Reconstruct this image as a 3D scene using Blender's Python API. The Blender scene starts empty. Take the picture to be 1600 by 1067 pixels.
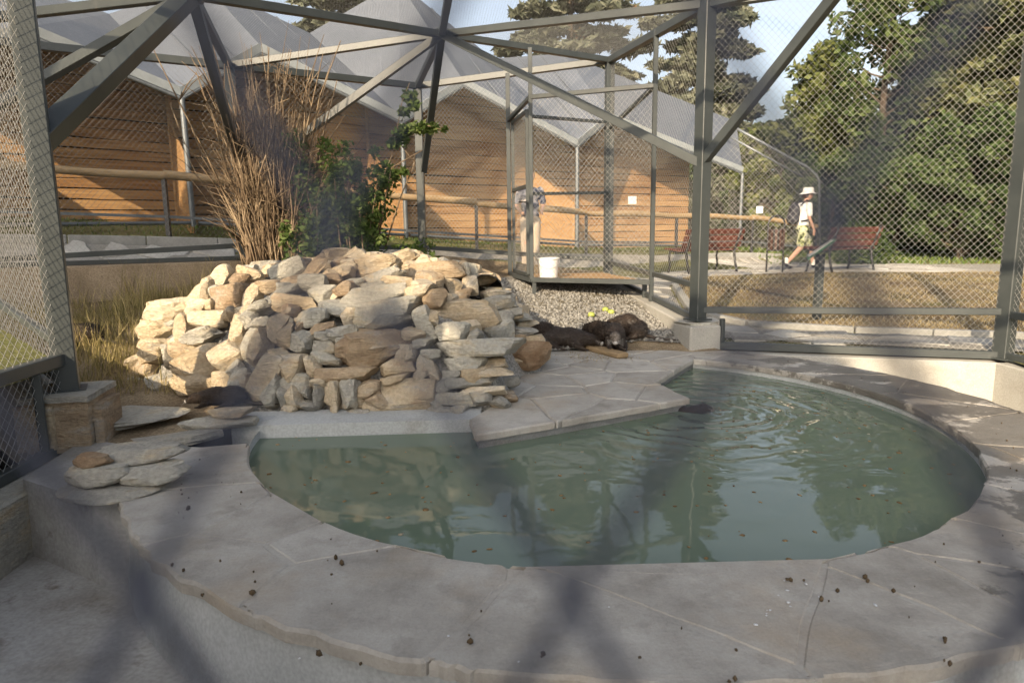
import bpy, bmesh, math, random
import numpy as np
from mathutils import Vector, Matrix, noise, Quaternion
from mathutils.geometry import delaunay_2d_cdt
R = math.radians
random.seed(7); rng = np.random.default_rng(7)
scene = bpy.context.scene
COL = scene.collection

# ------------------------------------------------------------------ camera
CAM = Vector((0, 0, 1.2)); F_PX = 1066.7
ROT = Matrix.Rotation(R(90 - 9.3), 4, 'X') @ Matrix.Rotation(R(-0.75), 4, 'Z')
cam_d = bpy.data.cameras.new('camera'); cam = bpy.data.objects.new('camera', cam_d); COL.objects.link(cam)
cam.matrix_world = Matrix.Translation(CAM) @ ROT
cam_d.sensor_width = 36; cam_d.lens = 24; cam_d.clip_start = 0.01; cam_d.clip_end = 3000
cam_d.dof.use_dof = True; cam_d.dof.focus_distance = 5.2; cam_d.dof.aperture_fstop = 5.0
scene.camera = cam

# ------------------------------------------------------------------ sky and sun
SUN_AZ = Vector((0.40, 0.917, 0)).normalized(); SUN_EL = R(24)
w = bpy.data.worlds.new('World'); scene.world = w; w.use_nodes = True
nt = w.node_tree; bg = nt.nodes['Background']
sky = nt.nodes.new('ShaderNodeTexSky'); sky.sky_type = 'NISHITA'; sky.sun_disc = False
sky.sun_elevation = SUN_EL; sky.sun_rotation = math.atan2(-SUN_AZ.x, -SUN_AZ.y)
sky.air_density = 1.0; sky.dust_density = 5.0; sky.ozone_density = 1.0
hs = nt.nodes.new('ShaderNodeHueSaturation'); hs.inputs['Saturation'].default_value = 0.58; hs.inputs['Value'].default_value = 1.02
nt.links.new(sky.outputs[0], hs.inputs['Color']); nt.links.new(hs.outputs[0], bg.inputs[0]); bg.inputs[1].default_value = 0.15
sd = bpy.data.lights.new('sun', 'SUN'); sd.energy = 5.0; sd.angle = R(0.55); sd.color = (1.0, 0.80, 0.55)
sun = bpy.data.objects.new('sun', sd); COL.objects.link(sun)
sdir = SUN_AZ * math.cos(SUN_EL) + Vector((0, 0, -math.sin(SUN_EL)))
sun.rotation_euler = sdir.to_track_quat('-Z', 'Y').to_euler(); sun.location = (-6, -14, 9)
scene.view_settings.view_transform = 'Standard'; scene.view_settings.look = 'None'
scene.view_settings.exposure = 0.9; scene.view_settings.gamma = 1.0
scene.cycles.max_bounces = 6; scene.cycles.transparent_max_bounces = 4

# ------------------------------------------------------------------ picture-to-place helpers (real depths)
RM = ROT.to_3x3()
def ray(px, py): return RM @ Vector(((px - 800) / F_PX, -(py - 533.5) / F_PX, -1.0))
def at(px, py, d):                       # point on that line of sight at distance d along +Y
    r = ray(px, py); return CAM + r * (d / r.y)
def gz(px, py, z):                       # point on the level z
    r = ray(px, py); return CAM + r * ((z - CAM.z) / r.z)
def sstep(a, b, x):
    t = min(1, max(0, (x - a) / (b - a))); return t * t * (3 - 2 * t)

# ------------------------------------------------------------------ materials
def nodes(name):
    m = bpy.data.materials.new(name); m.use_nodes = True
    t = m.node_tree; b = t.nodes['Principled BSDF']; return m, t, b
def N(t, typ, **kw):
    n = t.nodes.new(typ)
    for k, v in kw.items():
        if k in n.inputs: n.inputs[k].default_value = v
        else: setattr(n, k, v)
    return n
def ramp(t, fac, stops):
    r = t.nodes.new('ShaderNodeValToRGB'); e = r.color_ramp.elements
    while len(e) < len(stops): e.new(0.5)
    for q, (p, c) in zip(e, stops): q.position = p; q.color = (*c, 1) if len(c) == 3 else c
    t.links.new(fac, r.inputs[0]); return r.outputs[0]
def mixc(t, fac, a, b, mode='MIX'):
    m = t.nodes.new('ShaderNodeMix'); m.data_type = 'RGBA'; m.blend_type = mode
    for sock, v in ((m.inputs[0], fac), (m.inputs[6], a), (m.inputs[7], b)):
        if hasattr(v, 'is_linked'): t.links.new(v, sock)
        elif isinstance(v, (int, float)): sock.default_value = v
        else: sock.default_value = (*v, 1)
    return m.outputs[2]
def pmat(name, stops, scale=3.0, rough=0.8, bump=0.3, bscale=25.0, dist=0.02, stretch=None, rand=0.0,
         speck=None, metallic=0.0, spec=0.3, detail=8.0, coords='pos', patches=None):
    m, t, b = nodes(name)
    if coords == 'pos': src = N(t, 'ShaderNodeNewGeometry').outputs['Position']
    else: src = N(t, 'ShaderNodeTexCoord').outputs['Object']
    if stretch:
        mp = N(t, 'ShaderNodeMapping'); mp.inputs['Scale'].default_value = stretch; t.links.new(src, mp.inputs[0]); src2 = mp.outputs[0]
    else: src2 = src
    n1 = N(t, 'ShaderNodeTexNoise', Scale=scale, Detail=detail, Roughness=0.6); t.links.new(src2, n1.inputs['Vector'])
    fac = n1.outputs[0]
    if rand:
        oi = N(t, 'ShaderNodeObjectInfo'); ma = N(t, 'ShaderNodeMath', operation='MULTIPLY_ADD')
        t.links.new(oi.outputs['Random'], ma.inputs[0]); ma.inputs[1].default_value = rand; t.links.new(fac, ma.inputs[2])
        sb = N(t, 'ShaderNodeMath', operation='SUBTRACT'); t.links.new(ma.outputs[0], sb.inputs[0]); sb.inputs[1].default_value = rand / 2
        fac = sb.outputs[0]
    col = ramp(t, fac, stops)
    if patches:                          # (scale, colour, lo, hi, amount)
        for (ps, pc, lo, hi, am) in patches:
            pn = N(t, 'ShaderNodeTexNoise', Scale=ps, Detail=6.0, Roughness=0.65); t.links.new(src2, pn.inputs['Vector'])
            f = ramp(t, pn.outputs[0], [(lo, (0, 0, 0)), (hi, (am, am, am))]); col = mixc(t, f, col, pc)
    if speck:                            # fine dark/light grain
        sn = N(t, 'ShaderNodeTexNoise', Scale=speck[0], Detail=3.0); t.links.new(src, sn.inputs['Vector'])
        f = ramp(t, sn.outputs[0], [(0.35, (1 - speck[1],) * 3), (0.65, (1 + speck[1],) * 3)]); col = mixc(t, 1.0, col, f, 'MULTIPLY')
    t.links.new(col, b.inputs['Base Color'])
    b.inputs['Roughness'].default_value = rough; b.inputs['Metallic'].default_value = metallic
    b.inputs['Specular IOR Level'].default_value = spec
    if bump:
        bn = N(t, 'ShaderNodeTexNoise', Scale=bscale, Detail=8.0, Roughness=0.65); t.links.new(src2, bn.inputs['Vector'])
        bp = N(t, 'ShaderNodeBump', Strength=bump, Distance=dist); t.links.new(bn.outputs[0], bp.inputs['Height']); t.links.new(bp.outputs[0], b.inputs['Normal'])
    return m
M = {}
M['steel'] = pmat('painted_steel', [(0.3, (0.034, 0.040, 0.041)), (0.7, (0.052, 0.059, 0.058))], 4, 0.42, 0.08, 60, 0.003, spec=0.5,
                  patches=[(9, (0.11, 0.107, 0.095), 0.60, 0.75, 0.3)])
M['galv'] = pmat('galvanised_wire', [(0.3, (0.30, 0.30, 0.285)), (0.7, (0.42, 0.41, 0.39))], 30, 0.5, 0, spec=0.5, metallic=0.2)
M['darkwire'] = pmat('grey_wire', [(0.3, (0.035, 0.043, 0.075)), (0.7, (0.048, 0.056, 0.092))], 30, 0.5, 0, spec=0.4)
M['tube'] = pmat('galvanised_tube', [(0.3, (0.10, 0.112, 0.12)), (0.7, (0.16, 0.175, 0.185))], 8, 0.4, 0.05, 40, 0.002, metallic=0.4, spec=0.5)
STONE_P = [(7, (0.34, 0.20, 0.10), 0.56, 0.72, 0.55), (5, (0.33, 0.32, 0.30), 0.54, 0.7, 0.7), (16, (0.16, 0.14, 0.11), 0.62, 0.78, 0.5)]
def stone_mat(name, c0, c1, c2, pats=STONE_P):
    return pmat(name, [(0.25, c0), (0.5, c1), (0.75, c2)], 5, 0.88, 1.0, 22, 0.03, stretch=(1, 1, 2.6), rand=0.35, speck=(45, 0.12), spec=0.2, patches=pats)
M['st_c'] = stone_mat('cream_stone', (0.41, 0.325, 0.215), (0.525, 0.435, 0.31), (0.60, 0.53, 0.41))
M['st_p'] = stone_mat('pale_stone', (0.46, 0.37, 0.24), (0.55, 0.46, 0.325), (0.61, 0.54, 0.42))
M['st_o'] = stone_mat('ochre_stone', (0.27, 0.20, 0.135), (0.39, 0.30, 0.20), (0.49, 0.40, 0.285))
M['st_g'] = stone_mat('grey_stone', (0.28, 0.27, 0.24), (0.38, 0.36, 0.31), (0.48, 0.46, 0.39), [(5, (0.44, 0.34, 0.21), 0.52, 0.7, 0.75), (16, (0.15, 0.14, 0.12), 0.62, 0.78, 0.5)])
M['st_r'] = stone_mat('rusty_stone', (0.13, 0.08, 0.05), (0.22, 0.14, 0.08), (0.32, 0.24, 0.16), [(5, (0.3, 0.28, 0.25), 0.58, 0.7, 0.6)])
M['mortar'] = pmat('mortar', [(0.3, (0.27, 0.26, 0.24)), (0.7, (0.42, 0.41, 0.38))], 9, 0.95, 1.0, 30, 0.05, speck=(60, 0.3), spec=0.1)
M['concrete'] = pmat('concrete', [(0.3, (0.27, 0.26, 0.235)), (0.7, (0.37, 0.36, 0.325))], 1.6, 0.85, 0.25, 18, 0.01, speck=(90, 0.1), spec=0.25,
                     patches=[(3.5, (0.24, 0.22, 0.18), 0.55, 0.72, 0.6)])
M['concrete_smooth'] = pmat('smooth_render', [(0.3, (0.34, 0.355, 0.355)), (0.7, (0.46, 0.475, 0.475))], 1.6, 0.65, 0.35, 12, 0.012, spec=0.3,
                            patches=[(2.4, (0.22, 0.21, 0.18), 0.52, 0.72, 0.65), (11, (0.20, 0.19, 0.16), 0.6, 0.75, 0.5)], speck=(70, 0.1))
M['sandy'] = pmat('sandy_concrete', [(0.3, (0.20, 0.155, 0.105)), (0.7, (0.31, 0.25, 0.18))], 3, 0.9, 0.5, 30, 0.02, speck=(80, 0.2), spec=0.15)
M['channel'] = pmat('dirty_concrete', [(0.3, (0.24, 0.22, 0.19)), (0.55, (0.37, 0.36, 0.34)), (0.75, (0.46, 0.45, 0.43))], 2.2, 0.85, 0.5, 16, 0.02, speck=(50, 0.1), spec=0.25,
                      patches=[(6, (0.12, 0.09, 0.06), 0.58, 0.7, 0.7)])
M['kerb'] = pmat('kerb_concrete', [(0.3, (0.23, 0.23, 0.215)), (0.7, (0.31, 0.305, 0.285))], 6, 0.9, 0.3, 50, 0.005, speck=(120, 0.12), rand=0.3)
M['den'] = pmat('den_lining', [(0.3, (0.06, 0.052, 0.042)), (0.7, (0.11, 0.10, 0.085))], 9, 0.95, 0.6, 30, 0.03, spec=0.1)
M['soil'] = pmat('dry_soil', [(0.3, (0.13, 0.095, 0.06)), (0.5, (0.24, 0.185, 0.12)), (0.7, (0.36, 0.29, 0.19))], 2.5, 0.95, 0.9, 30, 0.03, speck=(70, 0.3), spec=0.1)
M['straw_ground'] = pmat('dry_turf', [(0.3, (0.10, 0.075, 0.045)), (0.5, (0.19, 0.145, 0.085)), (0.7, (0.26, 0.21, 0.125))], 1.7, 0.95, 0.8, 45, 0.03, speck=(60, 0.35), spec=0.1,
                         patches=[(0.9, (0.12, 0.13, 0.045), 0.50, 0.66, 0.65), (1.6, (0.10, 0.065, 0.04), 0.52, 0.66, 0.75)])
M['far_ground'] = pmat('park_ground', [(0.3, (0.10, 0.11, 0.04)), (0.55, (0.17, 0.16, 0.07)), (0.75, (0.28, 0.22, 0.12))], 0.35, 0.95, 0.6, 20, 0.05, speck=(30, 0.3), spec=0.1)
M['joint'] = pmat('path_joint', [(0.3, (0.22, 0.205, 0.175)), (0.7, (0.30, 0.285, 0.25))], 5, 0.95, 0.5, 40, 0.02, speck=(80, 0.2), spec=0.1)
M['gravelbed'] = pmat('gravel_bed', [(0.3, (0.13, 0.12, 0.105)), (0.7, (0.23, 0.22, 0.195))], 8, 0.95, 0.8, 60, 0.02, speck=(60, 0.3), spec=0.1)
M['gravel'] = pmat('gravel', [(0.3, (0.14, 0.135, 0.125)), (0.7, (0.30, 0.29, 0.265))], 14, 0.9, 0, speck=(200, 0.2))
M['pathstone'] = pmat('path_flagstone', [(0.25, (0.27, 0.255, 0.225)), (0.5, (0.35, 0.335, 0.30)), (0.75, (0.42, 0.405, 0.365))], 2.0, 0.8, 0.4, 18, 0.01, rand=0.5, speck=(90, 0.12))
M['wood_new'] = pmat('larch_board', [(0.3, (0.225, 0.120, 0.050)), (0.5, (0.32, 0.185, 0.080)), (0.72, (0.40, 0.25, 0.115))], 3.0, 0.72, 0.35, 14, 0.01, stretch=(0.6, 0.6, 9), rand=0.25, spec=0.25,
                     patches=[(2.2, (0.20, 0.10, 0.045), 0.66, 0.72, 0.75)])
M['log'] = pmat('peeled_log', [(0.3, (0.20, 0.14, 0.075)), (0.7, (0.33, 0.24, 0.14))], 4, 0.8, 0.5, 20, 0.01, stretch=(1, 1, 6), spec=0.2)
M['plankfloor'] = pmat('platform_board', [(0.3, (0.28, 0.17, 0.08)), (0.7, (0.40, 0.26, 0.13))], 5, 0.85, 0.4, 20, 0.01, spec=0.2)
M['bench'] = pmat('bench_slat', [(0.3, (0.075, 0.022, 0.014)), (0.7, (0.125, 0.038, 0.022))], 5, 0.5, 0.2, 30, 0.004, stretch=(1, 1, 8), rand=0.2, spec=0.4)
M['darkslat'] = pmat('dark_slat', [(0.3, (0.035, 0.018, 0.014)), (0.7, (0.06, 0.03, 0.022))], 5, 0.5, 0.2, 30, 0.004, spec=0.4)
M['gap_shade'] = pmat('dark_gap_shade', [(0.3, (0.02, 0.016, 0.013)), (0.7, (0.03, 0.024, 0.02))], 5, 0.9, 0, spec=0.1)  # near-black backing colour stands in for shade in the gaps between boards
M['thinwire'] = pmat('thin_grey_wire', [(0.3, (0.13, 0.13, 0.125)), (0.7, (0.20, 0.20, 0.19))], 30, 0.5, 0, spec=0.4)
M['roofwire'] = pmat('roof_net_wire', [(0.3, (0.17, 0.17, 0.165)), (0.7, (0.26, 0.26, 0.25))], 30, 0.55, 0, spec=0.4)
M['iron'] = pmat('black_iron', [(0.3, (0.012, 0.012, 0.013)), (0.7, (0.022, 0.022, 0.024))], 20, 0.45, 0.1, 60, 0.002, spec=0.5)
M['roof'] = pmat('grey_roof_sheet', [(0.3, (0.085, 0.097, 0.118)), (0.7, (0.11, 0.123, 0.146))], 1.2, 0.55, 0.06, 8, 0.01, spec=0.4)
M['roof_edge'] = pmat('roof_edge_trim', [(0.3, (0.17, 0.19, 0.20)), (0.7, (0.22, 0.24, 0.25))], 4, 0.45, 0, spec=0.5)
M['bark'] = pmat('bark', [(0.3, (0.07, 0.052, 0.038)), (0.7, (0.16, 0.125, 0.09))], 6, 0.95, 1.0, 18, 0.05, stretch=(1, 1, 0.25), spec=0.1)
M['palebark'] = pmat('pale_bark', [(0.3, (0.20, 0.16, 0.12)), (0.7, (0.32, 0.27, 0.21))], 6, 0.9, 0.8, 18, 0.03, stretch=(1, 1, 0.25), spec=0.1)
M['drystem'] = pmat('dry_stem', [(0.3, (0.065, 0.045, 0.030)), (0.5, (0.165, 0.12, 0.078)), (0.72, (0.36, 0.28, 0.185))], 3.2, 0.9, 0.4, 30, 0.01, spec=0.15)
M['white'] = pmat('white_plastic', [(0.3, (0.72, 0.72, 0.70)), (0.7, (0.80, 0.80, 0.78))], 5, 0.45, 0.05, 20, 0.003, spec=0.4)
M['green_paint'] = pmat('green_panel', [(0.3, (0.03, 0.14, 0.06)), (0.7, (0.05, 0.20, 0.09))], 5, 0.4, 0, spec=0.4)
M['skin'] = pmat('skin', [(0.3, (0.50, 0.29, 0.20)), (0.7, (0.60, 0.36, 0.26))], 8, 0.55, 0, spec=0.3)
M['cloth_white'] = pmat('white_cotton', [(0.3, (0.72, 0.71, 0.69)), (0.7, (0.80, 0.79, 0.77))], 12, 0.9, 0.3, 25, 0.02, spec=0.1)
M['cloth_black'] = pmat('black_nylon', [(0.3, (0.015, 0.016, 0.02)), (0.7, (0.035, 0.035, 0.045))], 8, 0.65, 0.4, 20, 0.02, spec=0.3)
M['cloth_floral'] = pmat('floral_shorts', [(0.42, (0.03, 0.035, 0.02)), (0.47, (0.36, 0.40, 0.12)), (0.53, (0.62, 0.62, 0.50)), (0.60, (0.05, 0.07, 0.03))], 9, 0.9, 0.2, 25, 0.01, spec=0.1)
M['cloth_pattern'] = pmat('patterned_shirt', [(0.40, (0.05, 0.06, 0.10)), (0.52, (0.22, 0.23, 0.28)), (0.6, (0.40, 0.36, 0.34))], 14, 0.9, 0.2, 25, 0.01, spec=0.1)
M['denim'] = pmat('pale_trousers', [(0.3, (0.42, 0.34, 0.26)), (0.7, (0.52, 0.43, 0.34))], 8, 0.9, 0.2, 25, 0.01, spec=0.1)
M['hair'] = pmat('brown_hair', [(0.3, (0.05, 0.03, 0.02)), (0.7, (0.10, 0.06, 0.04))], 30, 0.7, 0.4, 60, 0.01, spec=0.2)
M['apple'] = pmat('apple_skin', [(0.3, (0.26, 0.31, 0.06)), (0.7, (0.38, 0.41, 0.10))], 20, 0.45, 0, spec=0.4)
M['droppings'] = pmat('droppings', [(0.3, (0.05, 0.035, 0.02)), (0.7, (0.11, 0.08, 0.05))], 20, 0.9, 0.4, 60, 0.01, spec=0.1)
M['lime'] = pmat('bird_lime', [(0.3, (0.55, 0.56, 0.58)), (0.7, (0.7, 0.7, 0.72))], 20, 0.9, 0, spec=0.1)
M['water_leaf'] = pmat('floating_leaf', [(0.35, (0.10, 0.05, 0.02)), (0.6, (0.28, 0.18, 0.08)), (0.7, (0.5, 0.47, 0.38))], 3, 0.8, 0, spec=0.2)

def fur_mat():
    m, t, b = nodes('nutria_fur')
    tc = N(t, 'ShaderNodeTexCoord'); n1 = N(t, 'ShaderNodeTexNoise', Scale=14.0, Detail=8.0, Roughness=0.7)
    mp = N(t, 'ShaderNodeMapping'); mp.inputs['Scale'].default_value = (1, 5, 5); t.links.new(tc.outputs['Object'], mp.inputs[0]); t.links.new(mp.outputs[0], n1.inputs['Vector'])
    c = ramp(t, n1.outputs[0], [(0.3, (0.014, 0.010, 0.008)), (0.55, (0.035, 0.024, 0.017)), (0.75, (0.085, 0.058, 0.038))])
    t.links.new(c, b.inputs['Base Color']); b.inputs['Roughness'].default_value = 0.55; b.inputs['Specular IOR Level'].default_value = 0.3
    bp = N(t, 'ShaderNodeBump', Strength=0.8, Distance=0.02); t.links.new(n1.outputs[0], bp.inputs['Height']); t.links.new(bp.outputs[0], b.inputs['Normal'])
    return m
M['fur'] = fur_mat()
M['fur_tip'] = pmat('guard_hair', [(0.3, (0.012, 0.009, 0.007)), (0.5, (0.030, 0.021, 0.015)), (0.7, (0.075, 0.055, 0.04))], 60, 0.45, 0, spec=0.5)
M['fur_grey'] = pmat('grizzled_fur', [(0.35, (0.07, 0.055, 0.043)), (0.65, (0.22, 0.19, 0.16))], 40, 0.8, 0.5, 60, 0.01, spec=0.2)
M['muzzle'] = pmat('white_muzzle', [(0.3, (0.36, 0.34, 0.31)), (0.7, (0.55, 0.53, 0.5))], 60, 0.8, 0.4, 80, 0.01, spec=0.2)
M['tail'] = pmat('tail_skin', [(0.3, (0.03, 0.024, 0.02)), (0.7, (0.07, 0.055, 0.045))], 40, 0.6, 0.4, 90, 0.005, spec=0.3)

def leaf_mat(name, c0, c1, c2, trans=0.35, scale=0.9):
    m, t, b = nodes(name); t.nodes.remove(b)
    g = N(t, 'ShaderNodeNewGeometry'); n1 = N(t, 'ShaderNodeTexNoise', Scale=scale, Detail=5.0, Roughness=0.7); t.links.new(g.outputs['Position'], n1.inputs['Vector'])
    n2 = N(t, 'ShaderNodeTexWhiteNoise'); t.links.new(g.outputs['Random Per Island'], n2.inputs['Vector'])
    a = N(t, 'ShaderNodeMath', operation='MULTIPLY_ADD'); t.links.new(g.outputs['Random Per Island'], a.inputs[0]); a.inputs[1].default_value = 0.45
    t.links.new(n1.outputs[0], a.inputs[2]); s = N(t, 'ShaderNodeMath', operation='SUBTRACT'); t.links.new(a.outputs[0], s.inputs[0]); s.inputs[1].default_value = 0.22
    c = ramp(t, s.outputs[0], [(0.25, c0), (0.5, c1), (0.78, c2)])
    d = N(t, 'ShaderNodeBsdfPrincipled'); d.inputs['Roughness'].default_value = 0.6; d.inputs['Specular IOR Level'].default_value = 0.25
    tr = N(t, 'ShaderNodeBsdfTranslucent'); mx = N(t, 'ShaderNodeMixShader'); mx.inputs[0].default_value = trans
    t.links.new(c, d.inputs['Base Color']); t.links.new(c, tr.inputs[0]); t.links.new(d.outputs[0], mx.inputs[1]); t.links.new(tr.outputs[0], mx.inputs[2])
    t.links.new(mx.outputs[0], t.nodes['Material Output'].inputs[0]); return m
M['lf_cedar'] = leaf_mat('cedar_needles', (0.030, 0.040, 0.016), (0.070, 0.084, 0.032), (0.135, 0.135, 0.055), 0.28)
M['lf_blue'] = leaf_mat('blue_cedar_needles', (0.075, 0.088, 0.058), (0.135, 0.145, 0.10), (0.20, 0.20, 0.14))
M['lf_green'] = leaf_mat('green_leaves', (0.028, 0.048, 0.014), (0.062, 0.094, 0.028), (0.12, 0.15, 0.05), 0.38)
M['lf_olive'] = leaf_mat('olive_leaves', (0.06, 0.075, 0.02), (0.115, 0.14, 0.04), (0.19, 0.20, 0.07), 0.4)
M['lf_dark'] = leaf_mat('dark_leaves', (0.02, 0.035, 0.012), (0.045, 0.075, 0.022), (0.085, 0.115, 0.04), 0.35)
M['lf_brown'] = leaf_mat('withered_leaves', (0.13, 0.065, 0.03), (0.22, 0.12, 0.055), (0.30, 0.18, 0.09), 0.3)
M['lf_cyp'] = leaf_mat('cypress_sprays', (0.05, 0.06, 0.025), (0.085, 0.10, 0.04), (0.14, 0.14, 0.06), 0.3)
M['lf_shrub'] = leaf_mat('shrub_leaves', (0.045, 0.075, 0.016), (0.095, 0.145, 0.035), (0.17, 0.21, 0.07), 0.45, 6)
M['straw'] = leaf_mat('straw_blades', (0.17, 0.13, 0.065), (0.28, 0.22, 0.115), (0.40, 0.33, 0.19), 0.3, 3)
M['weed'] = leaf_mat('weed_blades', (0.13, 0.12, 0.035), (0.29, 0.24, 0.10), (0.46, 0.37, 0.19), 0.35, 3)
M['turf'] = leaf_mat('turf_blades', (0.06, 0.10, 0.02), (0.11, 0.16, 0.04), (0.20, 0.22, 0.08), 0.4, 3)

def flag_mat():                          # pool flagstones, with wet stains that have their own shapes
    m, t, b = nodes('rim_flagstone')
    g = N(t, 'ShaderNodeNewGeometry'); P = g.outputs['Position']
    oi = N(t, 'ShaderNodeObjectInfo')
    n1 = N(t, 'ShaderNodeTexNoise', Scale=3.0, Detail=9.0, Roughness=0.65); t.links.new(P, n1.inputs['Vector'])
    ma = N(t, 'ShaderNodeMath', operation='MULTIPLY_ADD'); t.links.new(oi.outputs['Random'], ma.inputs[0]); ma.inputs[1].default_value = 0.20; t.links.new(n1.outputs[0], ma.inputs[2])
    c = ramp(t, ma.outputs[0], [(0.35, (0.245, 0.225, 0.195)), (0.55, (0.345, 0.322, 0.285)), (0.75, (0.43, 0.408, 0.368))])
    n3 = N(t, 'ShaderNodeTexNoise', Scale=1.7, Detail=5.0, Roughness=0.6); t.links.new(P, n3.inputs['Vector'])
    c = mixc(t, ramp(t, n3.outputs[0], [(0.52, (0, 0, 0)), (0.7, (0.55, 0.55, 0.55))]), c, (0.34, 0.265, 0.18))
    n7 = N(t, 'ShaderNodeTexNoise', Scale=4.5, Detail=8.0, Roughness=0.7); t.links.new(P, n7.inputs['Vector'])
    c = mixc(t, ramp(t, n7.outputs[0], [(0.53, (0, 0, 0)), (0.68, (0.55, 0.55, 0.55))]), c, (0.19, 0.172, 0.145))
    n4 = N(t, 'ShaderNodeTexNoise', Scale=85.0, Detail=4.0, Roughness=0.7); t.links.new(P, n4.inputs['Vector'])
    c = mixc(t, 1.0, c, ramp(t, n4.outputs[0], [(0.3, (0.9,) * 3), (0.5, (1, 1, 1)), (0.72, (1.08,) * 3)]), 'MULTIPLY')
    sx = N(t, 'ShaderNodeSeparateXYZ'); t.links.new(P, sx.inputs[0])
    # wet patch by the right-hand side of the pool: noise threshold that eases off away from it
    mr = N(t, 'ShaderNodeMapRange'); t.links.new(sx.outputs[0], mr.inputs[0]); mr.inputs[1].default_value = 1.15; mr.inputs[2].default_value = 2.6; mr.inputs[3].default_value = 0.0; mr.inputs[4].default_value = 0.235
    n5 = N(t, 'ShaderNodeTexNoise', Scale=2.6, Detail=10.0, Roughness=0.72); t.links.new(P, n5.inputs['Vector'])
    ad = N(t, 'ShaderNodeMath', operation='ADD'); t.links.new(mr.outputs[0], ad.inputs[0]); t.links.new(n5.outputs[0], ad.inputs[1])
    wet = ramp(t, ad.outputs[0], [(0.665, (0, 0, 0)), (0.70, (1, 1, 1))])
    c = mixc(t, wet, c, mixc(t, 0.66, c, (0.05, 0.042, 0.032)))
    t.links.new(c, b.inputs['Base Color'])
    rr = N(t, 'ShaderNodeMapRange'); t.links.new(wet, rr.inputs[0]); rr.inputs[3].default_value = 0.72; rr.inputs[4].default_value = 0.48; t.links.new(rr.outputs[0], b.inputs['Roughness'])
    b.inputs['Specular IOR Level'].default_value = 0.35
    n6 = N(t, 'ShaderNodeTexNoise', Scale=14.0, Detail=10.0, Roughness=0.7); t.links.new(P, n6.inputs['Vector'])
    bp = N(t, 'ShaderNodeBump', Strength=0.45, Distance=0.02); t.links.new(n6.outputs[0], bp.inputs['Height']); t.links.new(bp.outputs[0], b.inputs['Normal'])
    return m
M['flag'] = flag_mat()
M['rim_mortar'] = pmat('rim_mortar', [(0.3, (0.29, 0.275, 0.25)), (0.7, (0.38, 0.36, 0.33))], 4, 0.9, 0.5, 30, 0.02, speck=(80, 0.15))

def water_mat():
    m, t, b = nodes('pool_water')
    g = N(t, 'ShaderNodeNewGeometry'); P = g.outputs['Position']
    n1 = N(t, 'ShaderNodeTexNoise', Scale=0.8, Detail=4.0); t.links.new(P, n1.inputs['Vector'])
    t.links.new(ramp(t, n1.outputs[0], [(0.3, (0.110, 0.146, 0.106)), (0.7, (0.135, 0.170, 0.126))]), b.inputs['Base Color'])
    b.inputs['Roughness'].default_value = 0.02; b.inputs['IOR'].default_value = 1.34; b.inputs['Specular IOR Level'].default_value = 0.5
    # ring waves spreading from the swimming animal
    sub = N(t, 'ShaderNodeVectorMath', operation='SUBTRACT'); t.links.new(P, sub.inputs[0]); sub.inputs[1].default_value = (1.27, 4.72, 0)
    ds = N(t, 'ShaderNodeVectorMath', operation='LENGTH'); t.links.new(sub.outputs[0], ds.inputs[0])
    wn = N(t, 'ShaderNodeTexNoise', Scale=2.2, Detail=3.0); t.links.new(P, wn.inputs['Vector'])
    k = N(t, 'ShaderNodeMath', operation='MULTIPLY_ADD'); t.links.new(wn.outputs[0], k.inputs[0]); k.inputs[1].default_value = 0.55; t.links.new(ds.outputs['Value'], k.inputs[2])
    k2 = N(t, 'ShaderNodeMath', operation='MULTIPLY'); t.links.new(k.outputs[0], k2.inputs[0]); k2.inputs[1].default_value = 34.0
    sn = N(t, 'ShaderNodeMath', operation='SINE'); t.links.new(k2.outputs[0], sn.inputs[0])
    fall = N(t, 'ShaderNodeMapRange'); t.links.new(ds.outputs['Value'], fall.inputs[0]); fall.inputs[1].default_value = 0.1; fall.inputs[2].default_value = 1.55; fall.inputs[3].default_value = 0.0055; fall.inputs[4].default_value = 0.0
    rg = N(t, 'ShaderNodeMath', operation='MULTIPLY'); t.links.new(sn.outputs[0], rg.inputs[0]); t.links.new(fall.outputs[0], rg.inputs[1])
    mp = N(t, 'ShaderNodeMapping'); mp.inputs['Scale'].default_value = (1, 1.5, 1); t.links.new(P, mp.inputs[0])
    n2 = N(t, 'ShaderNodeTexNoise', Scale=2.3, Detail=1.5, Roughness=0.4, Distortion=0.5); t.links.new(mp.outputs[0], n2.inputs['Vector'])
    k3 = N(t, 'ShaderNodeMath', operation='MULTIPLY_ADD'); t.links.new(n2.outputs[0], k3.inputs[0]); k3.inputs[1].default_value = 0.0036; t.links.new(rg.outputs[0], k3.inputs[2])
    n3 = N(t, 'ShaderNodeTexNoise', Scale=16.0, Detail=2.0, Roughness=0.5); t.links.new(mp.outputs[0], n3.inputs['Vector'])
    k4 = N(t, 'ShaderNodeMath', operation='MULTIPLY_ADD'); t.links.new(n3.outputs[0], k4.inputs[0]); k4.inputs[1].default_value = 0.0002; t.links.new(k3.outputs[0], k4.inputs[2])
    bp = N(t, 'ShaderNodeBump', Strength=1.0, Distance=1.0); t.links.new(k4.outputs[0], bp.inputs['Height']); t.links.new(bp.outputs[0], b.inputs['Normal'])
    return m
M['water'] = water_mat()

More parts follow.
